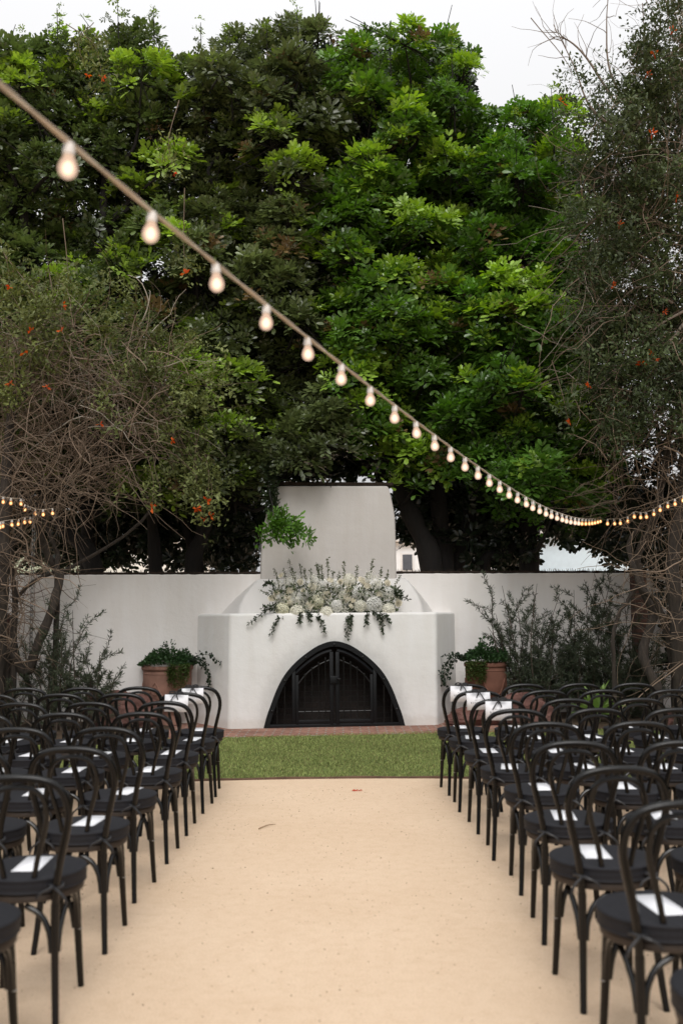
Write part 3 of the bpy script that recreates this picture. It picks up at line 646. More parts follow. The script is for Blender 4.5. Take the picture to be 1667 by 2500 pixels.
LIME = np.array([.24, .36, .05])
def broad_tree(name, label, poly, Y0, dY, trunks, green, dark, lime_p, seed, sprigs=(), dist=64, back=420, group=None, rmul=1.0, backpoly=None, low=()):
    rg = np.random.default_rng(seed); trunks = [(tuple((u, v, yy_(u, y_)) for u, v, y_ in t[0]), t[1], t[2]) for t in trunks]
    base = np.mean([np.array(gr_at(t[0])) for t in trunks], axis=0)
    root = thing(name, tuple(base), label, 'tree', group)
    cl = poisson(poly, dist, rg, 52); pos, ax_, sc, co = [], [], [], []
    ctr = []
    top = min(p[1] for p in poly); hgt = max(p[1] for p in poly) - top
    for u, v in cl:
        Yc = yy_(u, Y0) + rg.uniform(-.5, .5) * dY - .9 * min(1, max(0, (v - 500) / 450)); c = at(u, v, Yc); Rr = rg.uniform(.3, .6) * rmul; ctr.append(c)
        tint = rg.uniform(.75, 1.2); isl = rg.random() < lime_p
        g0 = green * tint
        for _ in range(int(17 * Rr / .45)):
            d = rg.normal(0, 1, 3); d[1] = -abs(d[1]) * .9; d /= np.linalg.norm(d)
            if d[2] < -.55: d[2] *= -1
            pos.append(c + d * Rr * rg.uniform(.55, 1.0) * (1, .9, .95)); ax_.append(d * .55 + np.array([0, -.12, .85]) + rg.normal(0, .22, 3)); sc.append(rg.uniform(.75, 1.15))
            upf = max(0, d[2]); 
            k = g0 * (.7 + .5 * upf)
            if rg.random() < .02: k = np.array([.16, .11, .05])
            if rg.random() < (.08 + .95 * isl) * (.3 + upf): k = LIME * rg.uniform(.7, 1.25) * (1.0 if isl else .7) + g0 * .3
            co.append(k)
    sprig_p = []
    for u, v, yy in sprigs:
        p = at(u, v, Y0 + yy)
        sprig_p.append(p)
        for q in range(9):
            pos.append(p + np.array([rg.normal(0, .05 + .02 * q), rg.normal(0, .08), -.13 * q + .02])); ax_.append(np.array([rg.normal(0, .5), rg.normal(0, .4), .8])); sc.append(rg.uniform(.4, .62) * (.75 + .07 * q)); co.append((LIME * .8 if q < 2 else green * 1.0) * rg.uniform(.7, 1.1))
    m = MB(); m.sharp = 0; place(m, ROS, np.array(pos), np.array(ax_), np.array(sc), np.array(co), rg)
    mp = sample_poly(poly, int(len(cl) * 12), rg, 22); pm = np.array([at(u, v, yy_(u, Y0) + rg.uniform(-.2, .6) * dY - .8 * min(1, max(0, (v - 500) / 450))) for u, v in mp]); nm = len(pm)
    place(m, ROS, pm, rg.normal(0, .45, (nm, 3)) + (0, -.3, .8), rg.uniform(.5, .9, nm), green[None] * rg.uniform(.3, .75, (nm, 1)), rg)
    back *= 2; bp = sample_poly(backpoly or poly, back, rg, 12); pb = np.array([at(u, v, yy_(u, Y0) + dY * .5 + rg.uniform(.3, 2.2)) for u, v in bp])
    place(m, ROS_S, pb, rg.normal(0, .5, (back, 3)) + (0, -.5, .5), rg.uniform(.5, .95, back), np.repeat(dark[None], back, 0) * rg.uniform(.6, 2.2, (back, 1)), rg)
    for pl_, cnt in low:
        lp_ = sample_poly(pl_, cnt, rg); pl3 = np.array([at(u, v, yy_(u, Y0) + rg.uniform(-.35, 1.2)) for u, v in lp_])
        place(m, ROS_S, pl3, rg.normal(0, .6, (cnt, 3)) + (0, -.5, .2), rg.uniform(.4, .75, cnt), np.repeat(dark[None], cnt, 0) * rg.uniform(.8, 2.6, (cnt, 1)), rg)
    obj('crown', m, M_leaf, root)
    # trunks with limbs up into the clumps
    tk = MB(); ends = []
    for (pts, r0, r1) in trunks:
        P = smooth_path([gr_at(pts[:1] if False else pts)] + [at(u, v, y_) for u, v, y_ in pts], 26)
        wob = np.cumsum(rg.normal(0, .006, P.shape), 0); P = P + wob - wob[0]
        tube(tk, P, np.linspace(r0, r1, len(P)) * (1 + .12 * np.sin(np.arange(len(P)) * 1.3)), 12); ends += [P[k] for k in (14, 17, 20, 23, 25)]
    E = np.array(ends)
    for c in ctr:
        e = E[np.argmin(np.linalg.norm((E - c) * (1, .6, 1), axis=1) + np.maximum(0, E[:, 2] - c[2]) * 2)]; mid = (e + c) / 2 + rg.normal(0, .18, 3) + (0, .15, -.12)
        tube(tk, smooth_path([e, mid, c], 10), np.linspace(.045, .012, 10), 6, cap=False)
        for _ in range(5):
            t_ = c + rg.normal(0, .35, 3) + (0, -.1, .1); tube(tk, smooth_path([c + (c - t_) * .3, c, t_], 6), np.linspace(.014, .005, 6), 5, cap=False)
    for p in sprig_p: tube(tk, smooth_path([p + (.05, .1, -1.5), p + (.02, .03, -.7), p], 8), np.linspace(.016, .005, 8), 5, cap=False)
    obj('trunk', tk, M_bark, root)
    return root
TY = math.tan(YAW)
def yy_(u, Y): return Y + .25 + (u - 833) * Y / FPX * TY
def gr_at(pts):                                  # foot of a trunk, on the ground below its first point
    p = at(*pts[0]); return np.array([p[0], p[1], 0])
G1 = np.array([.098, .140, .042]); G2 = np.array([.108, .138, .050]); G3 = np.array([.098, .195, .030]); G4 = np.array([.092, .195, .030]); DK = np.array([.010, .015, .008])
broad_tree('broadleaf_tree', 'dark broadleaf tree at far left, its trunks leaning behind the left wall', [(-160, 90), (0, 120), (60, 110), (130, 70), (210, 70), (290, 50), (380, 70), (430, 140), (470, 200), (470, 900), (430, 1250), (340, 1290), (250, 1200), (-160, 1200)], 15.6, 1.6,
    [(((230, 1395, 14.6), (160, 1290, 14.6), (120, 1180, 14.8), (90, 900, 15.2), (60, 500, 15.4)), .15, .06), (((215, 1395, 15.2), (212, 1250, 15.2), (205, 1100, 15.3), (230, 800, 15.4), (260, 400, 15.6)), .13, .06)], G1, DK, .30, 21,
    [(140, 20, -.3), (288, 5, -.3), (375, 15, -.3), (60, 85, -.2), (215, 60, -.2)], backpoly=[(-160, 130), (430, 130), (450, 300), (450, 1330), (240, 1370), (-160, 1390)], back=800, low=[([(90, 1170), (430, 1170), (430, 1388), (90, 1388)], 190)])
broad_tree('broadleaf_tree', 'grey green broadleaf tree with lime tips, behind the left side of the chimney', [(400, 190), (470, 110), (560, 80), (640, 65), (700, 20), (760, 40), (830, 70), (860, 300), (830, 700), (850, 900), (860, 1140), (780, 1165), (680, 1180), (630, 1270), (530, 1240), (470, 1290), (420, 1150), (420, 900)], 15.3, 1.6,
    [(((380, 1395, 14.9), (372, 1250, 14.9), (400, 1100, 15.0), (460, 800, 15.2), (520, 450, 15.4)), .11, .05), (((470, 1395, 14.8), (500, 1290, 14.8), (540, 1150, 15.0), (620, 800, 15.2), (680, 350, 15.4)), .14, .05), (((485, 1395, 15.3), (450, 1270, 15.3), (450, 1120, 15.4), (560, 900, 15.5), (640, 600, 15.5)), .10, .05)], G2, DK, .24, 22,
    [(490, 55, -.3), (560, 70, -.2), (725, 15, -.3), (650, 50, -.2)], backpoly=[(430, 170), (830, 110), (850, 1190), (640, 1180), (632, 1385), (440, 1385), (430, 900)], back=820, low=[([(420, 1170), (634, 1170), (634, 1390), (420, 1390)], 130)])
broad_tree('broadleaf_tree', 'tall bright green broadleaf tree rising behind the right side of the chimney', [(790, 80), (880, 62), (960, 50), (1060, 70), (1140, 90), (1185, 150), (1185, 280), (1170, 400), (1180, 700), (1150, 1000), (1150, 1240), (1060, 1200), (980, 1230), (930, 1160), (850, 1150), (790, 900)], 15.1, 1.7,
    [(((1055, 1393, 14.7), (1010, 1270, 14.7), (975, 1170, 14.8), (940, 900, 15.1), (960, 400, 15.3)), .19, .07), (((1085, 1393, 14.9), (1075, 1250, 14.9), (1060, 1100, 15.0), (1040, 800, 15.2), (1060, 350, 15.4)), .17, .06), (((1115, 1393, 15.1), (1140, 1290, 15.1), (1150, 1130, 15.2), (1120, 900, 15.4), (1120, 500, 15.5)), .13, .05)], G3, DK, .35, 23,
    [(950, 75, -.3), (1100, 95, -.2), (860, 90, -.2)], backpoly=[(820, 130), (1150, 130), (1160, 400), (1190, 1385), (1110, 1385), (1040, 1340), (985, 1290), (985, 1170), (830, 1170)], back=820, low=[([(1080, 1150), (1250, 1150), (1250, 1390), (1080, 1390)], 90), ([(972, 1160), (1050, 1160), (1050, 1350), (1030, 1325), (972, 1310)], 40)])
broad_tree('broadleaf_tree', 'lower bright green broadleaf tree overhanging the right wall above the string of bulbs', [(1130, 300), (1200, 255), (1280, 265), (1350, 240), (1400, 320), (1430, 500), (1480, 760), (1520, 1000), (1530, 1200), (1430, 1330), (1330, 1300), (1230, 1290), (1130, 1200), (1020, 1130), (1060, 950), (1120, 700)], 14.6, 1.7,
    [(((1290, 1393, 14.6), (1285, 1290, 14.6), (1270, 1150, 14.7), (1260, 900, 14.9), (1280, 500, 15.0)), .17, .06), (((1180, 1393, 14.8), (1230, 1350, 14.8), (1290, 1300, 14.9), (1340, 1100, 15.0), (1340, 700, 15.0)), .09, .05)], G4, DK, .38, 24,
    [(1345, 215, -.2), (1255, 265, -.2)], backpoly=[(1140, 330), (1400, 330), (1450, 900), (1600, 1400), (1500, 1370), (1430, 1330), (1330, 1290), (1290, 1385), (1150, 1380), (1100, 1000)], back=820, low=[([(1200, 1180), (1300, 1180), (1300, 1390), (1200, 1390)], 50), ([(1440, 1230), (1670, 1200), (1670, 1395), (1490, 1385), (1480, 1330)], 110), ([(1300, 1230), (1450, 1230), (1470, 1330), (1340, 1310)], 40)])
# a bright branch hanging in front of the chimney
rg = np.random.default_rng(5); hb_c = at(697, 1285, 13.3); m = MB(); m.sharp = 0
pp = np.array([hb_c + rg.normal(0, 1, 3) * (.17, .08, .13) for _ in range(24)] + [at(656 + 6 * (k % 3), 1130 + 8 * k, 13.8) for k in range(16)])
cc = np.array([np.array([.075, .165, .022]) * rg.uniform(.6, 1.3) for _ in range(24)] + [np.array([.03, .045, .02])] * 16)
place(m, ROS, pp, rg.normal(0, .5, (40, 3)) + (0.4, -.6, .2), rg.uniform(.45, .75, 40), cc, rg)
rb = thing('hanging_branch', tuple(hb_c), 'bright green leafy branch hanging before the left edge of the chimney', 'branch'); obj('leaves', m, M_leaf, rb)
m = MB(); tube(m, smooth_path([at(655, 1120, 14.6), at(655, 1180, 13.9), at(668, 1240, 13.45), hb_c], 14), np.linspace(.012, .005, 14), 6); obj('stem', m, M_bark, rb)

# ------------------------------------------------------------------ tangled flowering climbers
def leafsprig(rg, n=9, ll=.05, lw=.022):
    out = []
    for k in range(n):
        v = quadleaf(ll * rg.uniform(.7, 1.2), lw); v = v @ roty(R(rg.uniform(-70, 10))).T @ rotz(rg.uniform(0, 2 * PI)).T; out.append(v + rg.normal(0, .035, 3))
    return np.array(out)
SPR = [leafsprig(rt, 11) for _ in range(6)]
def climber(label, poly, Y0, dY, ntw, nlf, nfl, stems, seed, leafpoly=None, col=(.125, .145, .045), bare=(), leaf_dist=60, backp=None, nback=300):
    backp = backp or poly
    rg = np.random.default_rng(seed); base = np.mean([gr_at(s[0]) for s in stems], axis=0)
    root = thing('flowering_climber', tuple(base), label, 'climber')
    tw = MB(); tw.sharp = 0; pts = []
    S_ = sample_poly(poly, ntw, rg)
    for u, v in S_:
        p = at(u, v, Y0 + rg.uniform(-.5, .5) * dY); d = nrm(rg.normal(0, 1, 3) * (1, .5, .9) + (0, -.1, .15)); Lt = rg.uniform(.35, 1.5); P = [p]; n = 8
        for k in range(n):
            d = nrm(d + rg.normal(0, .22, 3) + (0, 0, -.06)); P.append(P[-1] + d * Lt / n)
        P = np.array(P); r0 = rg.choice([.0035, .005, .007, .011], p=[.45, .33, .16, .06])
        tone = np.array([.225, .165, .12]) * rg.uniform(.45, 1.35) if rg.random() > (.12 if v < 1050 else 0) else np.array([.46, .40, .33]) * rg.uniform(.7, 1.1)
        tube(tw, P, np.linspace(r0, r0 * .35, n + 1), 4, tone, cap=False); pts.append(P)
    for b_ in bare:
        P = smooth_path([at(*q) for q in b_], 16); tube(tw, P, np.linspace(.02, .004, 16), 5, (.2, .16, .13), cap=False)
        for _ in range(10):
            k = rg.integers(4, 15); p = P[k]; d = nrm((P[k] - P[k - 1]) / np.linalg.norm(P[k] - P[k - 1]) + rg.normal(0, .6, 3)); q = [p]
            for _k in range(6): d = nrm(d + rg.normal(0, .25, 3)); q.append(q[-1] + d * rg.uniform(.06, .14))
            tube(tw, q, np.linspace(.006, .002, 7), 4, (.2, .16, .13), cap=False)
    lf = MB(); lf.sharp = 0; lp = leafpoly or poly; st_ = tw
    cl = poisson(lp, leaf_dist, rg, 5, 3000); ps = []; cs = []
    per = max(3, nlf // len(cl))
    for u, v in cl:
        c = at(u, v, Y0 + rg.uniform(-.6, .4) * dY); tint = rg.uniform(.6, 1.3); rr = rg.uniform(.09, .26)
        for _ in range(per): ps.append(c + rg.normal(0, 1, 3) * (rr, rr, rr * .8)); cs.append(np.array(col) * tint * rg.uniform(.7, 1.3))
    for u, v in nfl:
        e_ = at(u, v, Y0 - dY * .6); Pq = smooth_path([at(u + rg.uniform(-90, 20), v - rg.uniform(120, 220), Y0), at(u + rg.uniform(-30, 20), v - 80, Y0 - dY * .4), e_ + (0, .05, 0)], 12); tube(st_, Pq, np.linspace(.007, .002, 12), 4, (.14, .1, .07), cap=False)
        for q_ in range(5, 12):
            for _ in range(3): ps.append(Pq[q_] + rg.normal(0, .06 + .012 * (q_ - 5), 3)); cs.append(np.array(col) * rg.uniform(.6, 1.3))
    ps = np.array(ps); n = len(ps); place(lf, SPR, ps, rg.normal(0, .5, (n, 3)) + (0, -.3, .8), rg.uniform(.8, 1.8, n), np.array(cs), rg, True)
    bp = sample_poly(backp, nback, rg); pb = np.array([at(u, v, Y0 + dY * .5 + rg.uniform(.2, 1.2)) for u, v in bp])
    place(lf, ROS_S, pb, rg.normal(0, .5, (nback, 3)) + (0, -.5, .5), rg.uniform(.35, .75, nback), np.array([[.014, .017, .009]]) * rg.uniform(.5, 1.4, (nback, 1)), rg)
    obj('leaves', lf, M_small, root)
    obj('twigs', tw, M_twig, root)
    st = MB()
    for pts_, r0, r1 in stems:
        P = smooth_path([gr_at(pts_)] + [at(*q) for q in pts_], 30); wob = np.cumsum(rg.normal(0, .008, P.shape), 0); P += wob - wob[0]
        tube(st, P, np.linspace(r0, r1, 30) * (1 + .1 * np.sin(np.arange(30) * 1.7)), 10)
    obj('stem', st, M_vine, root)
    fl0 = MB(); fl0.sharp = 0
    for k in range(6):
        d = nrm(rg.normal(0, 1, 3)); s_ = nrm(np.cross(d, (0, .3, 1))) * .02; q = d * .09
        fl0.add([s_ * .3, q * .6 + s_, q + s_ * .3, q * .6 - s_], np.array([[0, 1, 2, 3]]), (.62, .075 + .05 * rg.random(), .02))
    fme = fl0.mesh('flower', smooth=False); fme.materials.append(M_petal)
    for k, (u, v) in enumerate(nfl):
        f_ = bpy.data.objects.new('flower', fme); COL.objects.link(f_); f_.parent = root
        f_.location = at(u, v, Y0 - dY * .62) - np.array(base); f_.rotation_euler = rg.uniform(0, 6, 3); s_ = rg.uniform(.6, .95); f_.scale = (s_, s_, s_)
    return root
M_vine = bark_mat('vine_bark', (.022, .017, .014), (.065, .05, .038))
climber('tangled climber with dry twigs and orange flowers at the left, above the curved stem', [(-80, 760), (60, 800), (150, 760), (230, 860), (350, 800), (420, 920), (390, 1060), (310, 1170), (200, 1230), (80, 1290), (60, 1500), (20, 1700), (-80, 1700)], 12.9, 1.3, 1900, 1250,
    [(215, 183), (250, 188), (425, 422), (452, 668), (25, 700), (155, 745), (150, 808), (75, 808), (115, 945), (245, 1035), (25, 935), (505, 1225), (515, 1262), (498, 1268), (420, 1075), (370, 1240), (480, 1240), (60, 860)],
    [(((15, 1600, 12.8), (55, 1640, 12.9), (90, 1560, 12.9), (125, 1470, 13.0), (140, 1400, 13.2), (130, 1380, 13.3), (90, 1320, 13.2), (60, 1200, 12.9)), .075, .04), (((75, 1690, 13.0), (50, 1620, 13.0), (40, 1500, 13.0), (65, 1440, 13.1), (110, 1405, 13.2), (180, 1385, 13.4), (320, 1300, 13.5), (380, 1240, 13.6)), .035, .02), (((-10, 1680, 12.6), (8, 1500, 12.6), (20, 1300, 12.6), (30, 1100, 12.7), (60, 900, 12.8)), .12, .05), (((138, 1400, 13.2), (142, 1370, 13.3), (120, 1300, 13.3), (100, 1240, 13.2), (130, 1150, 13.1)), .04, .02), (((28, 1690, 12.8), (35, 1450, 12.9), (22, 1350, 12.9), (70, 1250, 12.9)), .05, .025)], 31,
    leafpoly=[(-80, 690), (20, 740), (110, 680), (190, 780), (280, 690), (330, 740), (370, 800), (450, 820), (480, 880), (520, 940), (540, 1080), (480, 1160), (400, 1120), (340, 930), (200, 900), (150, 960), (-80, 980)], nback=110, backp=[(-80, 820), (200, 880), (310, 1000), (200, 1200), (40, 1290), (10, 1600), (-80, 1700)])
climber('tall tangled climber with bare twigs and orange flowers along the right edge', [(1500, 210), (1570, 130), (1610, 20), (1760, -60), (1760, 1700), (1640, 1680), (1600, 1480), (1530, 1330), (1480, 1200), (1430, 1000), (1410, 760), (1420, 500)], 12.8, 1.5, 1600, 5200,
    [(1640, 75), (1595, 132), (1510, 548), (1495, 695), (1590, 860), (1600, 875), (1565, 890), (1437, 940), (1590, 325), (1580, 180), (1372, 250), (1390, 1030), (1650, 480), (1620, 760)],
    [(((1600, 1690, 12.8), (1560, 1600, 12.9), (1590, 1500, 13.0), (1560, 1420, 13.0), (1555, 1350, 13.0), (1600, 1240, 12.9), (1640, 1000, 12.8)), .07, .04), (((1665, 1700, 12.6), (1652, 1500, 12.6), (1640, 1350, 12.6), (1668, 1150, 12.7), (1650, 950, 12.9), (1690, 800, 13.0)), .12, .03), (((1640, 1600, 12.9), (1600, 1480, 12.9), (1562, 1440, 12.9), (1540, 1392, 13.0), (1530, 1340, 13.1), (1580, 1280, 13.1)), .045, .025), (((1500, 1600, 13.0), (1505, 1510, 13.0), (1535, 1460, 13.0), (1560, 1420, 13.0)), .03, .02)], 32,
    leafpoly=[(1440, 270), (1540, 160), (1600, 20), (1760, -60), (1760, 1100), (1600, 1000), (1500, 1100), (1430, 900), (1420, 600), (1400, 420)], col=(.06, .08, .032),
    bare=[((1520, 330, 12.8), (1440, 260, 12.8), (1400, 160, 12.8), (1350, 60, 12.8)), ((1560, 300, 12.8), (1490, 180, 12.8), (1480, 60, 12.8), (1485, -20, 12.8)), ((1500, 250, 12.8), (1430, 140, 12.8), (1380, 95, 12.8), (1340, 90, 12.8)), ((1667, 420, 12.4), (1590, 430, 12.3), (1500, 425, 12.3), (1440, 440, 12.3)), ((1667, 760, 12.3), (1600, 800, 12.2), (1540, 870, 12.2), (1480, 930, 12.2)), ((1667, 790, 12.3), (1620, 860, 12.2), (1580, 940, 12.2), (1530, 1010, 12.2)), ((1640, 740, 12.3), (1560, 700, 12.2), (1490, 760, 12.2), (1440, 800, 12.2))], leaf_dist=46, nback=520, backp=[(1430, 430), (1540, 250), (1600, 120), (1760, 60), (1760, 1700), (1640, 1680), (1600, 1380), (1560, 1330), (1480, 1200), (1440, 1000)])

# ------------------------------------------------------------------ willowy shrubs
def shrub(label, base_uv, Y0, tips, nleaf, seed, group, col=(.06, .075, .045)):
    rg = np.random.default_rng(seed); bases = [gr_at([(u, v, Y0)]) for u, v in base_uv]; YS = .35 if Y0 < 13 else .2; base = np.mean(bases, axis=0)
    root = thing('willowy_shrub', tuple(base), label, 'shrub', group); st = MB(); st.sharp = 0; lp = []; ld = []
    for u, v, dens in tips:
        t = at(u, v, Y0 + rg.uniform(-YS, YS)); b = bases[int(np.argmin([abs(q[0] - t[0]) for q in bases]))] + rg.normal(0, .04, 3) * (1, 1, 0)
        mid = b * .45 + t * .55 + rg.normal(0, .1, 3) + np.array([0, 0, .12 * abs(t[0] - b[0])]); P = smooth_path([b, mid, t], 18)
        tube(st, P, np.linspace(.012, .003, 18), 5, (.09, .07, .055), cap=False)
        for _ in range(int(dens)):
            k = int(rg.integers(4, 17)); d = nrm(nrm(P[min(k + 1, 17)] - P[k]) + rg.normal(0, .75, 3)); q = [P[k]]
            for _k in range(6): d = nrm(d + rg.normal(0, .18, 3) + (0, 0, .06)); q.append(q[-1] + d * rg.uniform(.035, .085))
            tube(st, q, np.linspace(.004, .0015, 7), 4, (.1, .08, .06), cap=False); q = np.array(q)
            m_ = max(3, int(nleaf / sum(x[2] for x in tips))); kk = rg.uniform(.8, 6, m_); i0 = np.minimum(kk.astype(int), 5); f_ = (kk - i0)[:, None]
            lp.append(q[i0] * (1 - f_) + q[i0 + 1] * f_); ld.append(np.array([nrm(nrm(q[i_ + 1] - q[i_]) + rg.normal(0, .7, 3)) for i_ in i0]))
    obj('stem', st, M_twig, root)
    lp = np.vstack(lp); ld = np.vstack(ld); n = len(lp); T_ = [np.array([quadleaf(.060, .0095) @ roty(-PI / 2).T])]
    m = MB(); m.sharp = 0; place(m, T_, lp, ld, rg.uniform(.7, 1.3, n), np.array(col) * rg.uniform(.55, 1.5, (n, 1)), rg, True); obj('leaves', m, M_small, root)
    return root
shrub('sparse willowy shrub with thin leaves before the left wall', [(150, 1700), (110, 1700), (200, 1700)], 12.75,
    [(163, 1470, 5), (178, 1490, 5), (150, 1540, 8), (205, 1535, 5), (245, 1590, 10), (285, 1650, 8), (100, 1560, 10), (60, 1600, 10), (210, 1600, 14), (170, 1580, 14), (130, 1600, 14), (190, 1650, 16), (240, 1670, 12), (90, 1660, 12), (150, 1660, 16), (60, 1690, 8), (120, 1640, 14)], 13000, 41, None)
tp = [(1200, 1445, 5), (1225, 1430, 7), (1260, 1460, 8), (1310, 1425, 7), (1365, 1450, 5), (1190, 1530, 5), (1210, 1500, 7), (1250, 1520, 12), (1300, 1490, 12), (1400, 1440, 10), (1425, 1415, 10), (1450, 1400, 12), (1490, 1410, 12), (1520, 1440, 10), (1430, 1470, 14), (1480, 1490, 14), (1350, 1520, 14), (1390, 1540, 14)]
tp += [(int(u), int(v), 15) for u, v in zip(np.random.default_rng(3).uniform(1265, 1620, 34), np.random.default_rng(4).uniform(1520, 1690, 34))]
shrub('large dense willowy shrub with thin leaves before the right wall', [(1340, 1700), (1300, 1700), (1420, 1700), (1500, 1700), (1570, 1700)], 13.72, tp, 52000, 42, None, (.05, .064, .038))

# ------------------------------------------------------------------ pots and their plants
def pot(u0, u1, vrim, vbase, label, mat):
    c = gr((u0 + u1) / 2, vbase); Yp = c[1]; a_ = at(u0, vrim, Yp); b_ = at(u1, vrim, Yp); rr = (b_[0] - a_[0]) / 2; hh = a_[2]
    c = np.array([(a_[0] + b_[0]) / 2, Yp, 0]); root = thing('terracotta_urn', tuple(c), label, 'planter', 'large terracotta urns beside the fireplace')
    b = MB(); lathe(b, [(rr * .42, .0), (rr * .5, .02), (rr * .5, hh * .1), (rr * .44, hh * .16), (rr * .46, hh * .2), (rr * .6, hh * .28), (rr * .78, hh * .38), (rr * .89, hh * .5), (rr * .935, hh * .65), (rr * .94, hh * .8), (rr * .925, hh * .92), (rr * .9, hh * .92)], 40, c, cap=False); obj('body', b, mat, root)
    b = MB(); lathe(b, [(rr * .9, hh * .86), (rr * .935, hh * .862), (rr * .95, hh * .87), (rr * .935, hh * .88), (rr * .94, hh * .925), (rr * .985, hh * .935), (rr, hh * .95), (rr, hh * .985), (rr * .975, hh), (rr * .88, hh), (rr * .86, hh * .97), (rr * .86, hh * .9), (rr * .001, hh * .88)], 40, c, cap=False); obj('rim', b, mat, root)
    sw = MB()
    for k in range(5):
        a0 = -PI / 2 - .35 + k * 2 * PI / 5; th = np.linspace(0, 2 * PI / 5, 15); zz = hh * (.60 - .12 * np.sin((th * 5 / 2)) + .14 * np.exp(-((np.minimum(th, 2 * PI / 5 - th)) / .22) ** 2))
        r_ = rr * .945; tube(sw, np.c_[c[0] + r_ * np.cos(a0 + th), c[1] + r_ * np.sin(a0 + th), zz], .009, 6, cap=False)
    obj('garland', sw, mat, root)
    md_ = MB(); ma = -PI / 2 - .35; r_ = rr * .945; th = np.linspace(0, 2 * PI, 17)
    ctr_ = c + np.array([r_ * math.cos(ma), r_ * math.sin(ma), hh * .6]); tv = np.array([-math.sin(ma), math.cos(ma), 0]); ov = np.array([math.cos(ma), math.sin(ma), 0])
    tube(md_, [ctr_ + tv * .045 * math.cos(q) + np.array([0, 0, .045 * math.sin(q)]) + ov * .002 for q in th], .005, 5, cap=False)
    for seg in (((-.022, -.018), (-.022, .015), (-.008, .002), (0, .018), (.008, .002), (.022, .015), (.022, -.018)), ((-.024, -.02), (.024, -.02))):
        tube(md_, [ctr_ + tv * x_ + np.array([0, 0, z_]) + ov * .004 for x_, z_ in seg], .004, 5)
    obj('medallion', md_, mat, root)
    return c, rr, hh
def round_leaf(n, r): return np.array([(r * math.cos(k * 2 * PI / n) + r, r * .8 * math.sin(k * 2 * PI / n), .12 * r * math.cos(k * 4 * PI / n)) for k in range(n)])
def leafy(mb, P, D_, ll, lw, col, rg, jit=.35):
    n = len(P); place(mb, [np.array([quadleaf(ll, lw) @ roty(-PI / 2).T])], np.asarray(P), np.asarray(D_), rg.uniform(.7, 1.25, n), np.array(col)[None] * rg.uniform(1 - jit, 1 + jit, (n, 1)), rg, True)
def pot_plant(c, rr, hh, label, spill, seed):
    rg = np.random.default_rng(seed); root = thing('trailing_plant', (c[0], c[1], hh * .9), label, 'plant')
    m = MB(); m.sharp = 0; P = []; D_ = []
    for _ in range(2600):
        a = rg.uniform(0, 2 * PI); r_ = rr * 1.08 * math.sqrt(rg.random()); hz = .2 * (1 - (r_ / rr / 1.15) ** 2) * rg.uniform(.4, 1.1) * (1 + .35 * math.sin(a * 3 + seed) + .3 * math.sin(r_ * 30))
        P.append((c[0] + r_ * math.cos(a), c[1] + r_ * math.sin(a), hh + hz)); D_.append((math.cos(a) * .5 + rg.normal(0, .5), math.sin(a) * .5 + rg.normal(0, .5), .6 + rg.normal(0, .3)))
    leafy(m, P, D_, .045, .026, (.028, .062, .02), rg); obj('foliage', m, M_small, root)
    m = MB(); m.sharp = 0; P = []; D_ = []                     # fine hanging curtain
    s_ = spill
    for _ in range(85):
        a = -PI / 2 + s_ * rg.uniform(.12, .95); p0 = np.array([c[0] + rr * 1.02 * math.cos(a), c[1] + rr * 1.02 * math.sin(a), hh + .03]); Ld = rg.uniform(.1, .36) * (1 - .5 * abs((-PI / 2 + s_ * .5) - a))
        for q in range(int(Ld * 110)):
            P.append(p0 + np.array([math.cos(a), math.sin(a), 0]) * (.03 + .02 * rg.random()) + np.array([rg.normal(0, .012), rg.normal(0, .012), -Ld * rg.random()])); D_.append((math.cos(a) + rg.normal(0, .5), math.sin(a) + rg.normal(0, .5), rg.normal(0, .5)))
    leafy(m, P, D_, .022, .017, (.055, .085, .02), rg); obj('hanging_stems', m, M_small, root)
    m = MB(); m.sharp = 0; P = []; D_ = []                     # longer vines with round leaves
    for k in range(5):
        a = -PI / 2 + s_ * rg.uniform(1.0, 1.6); p = np.array([c[0] + rr * .9 * math.cos(a), c[1] + rr * .9 * math.sin(a), hh + .06]); d = np.array([math.cos(a), math.sin(a) * .4, .55]); q = [p]
        for _k in range(14): d = nrm(d + np.array([0, 0, -.24 if k < 3 else -.1]) + rg.normal(0, .08, 3)); q.append(q[-1] + d * .042)
        tube(m, q, .003, 4, (.05, .06, .03), cap=False)
        for z_ in q[1:]:
            for _k in range(3): P.append(z_ + rg.normal(0, .012, 3)); D_.append(rg.normal(0, 1, 3))
    leafy(m, P, D_, .045, .04, (.016, .03, .016), rg); obj('trailing_vine', m, M_small, root)
c, rr, hh = pot(347, 472, 1625, 1772, 'pink terracotta urn with garland relief left of the fireplace', M_terra2); pot_plant(c, rr, hh, 'green plant trailing over the left terracotta urn', 1, 51)
c, rr, hh = pot(1132, 1239, 1617, 1766, 'brown red terracotta urn with garland relief right of the fireplace', M_terra); pot_plant(c, rr, hh, 'green plant trailing over the right terracotta urn', -1, 52)

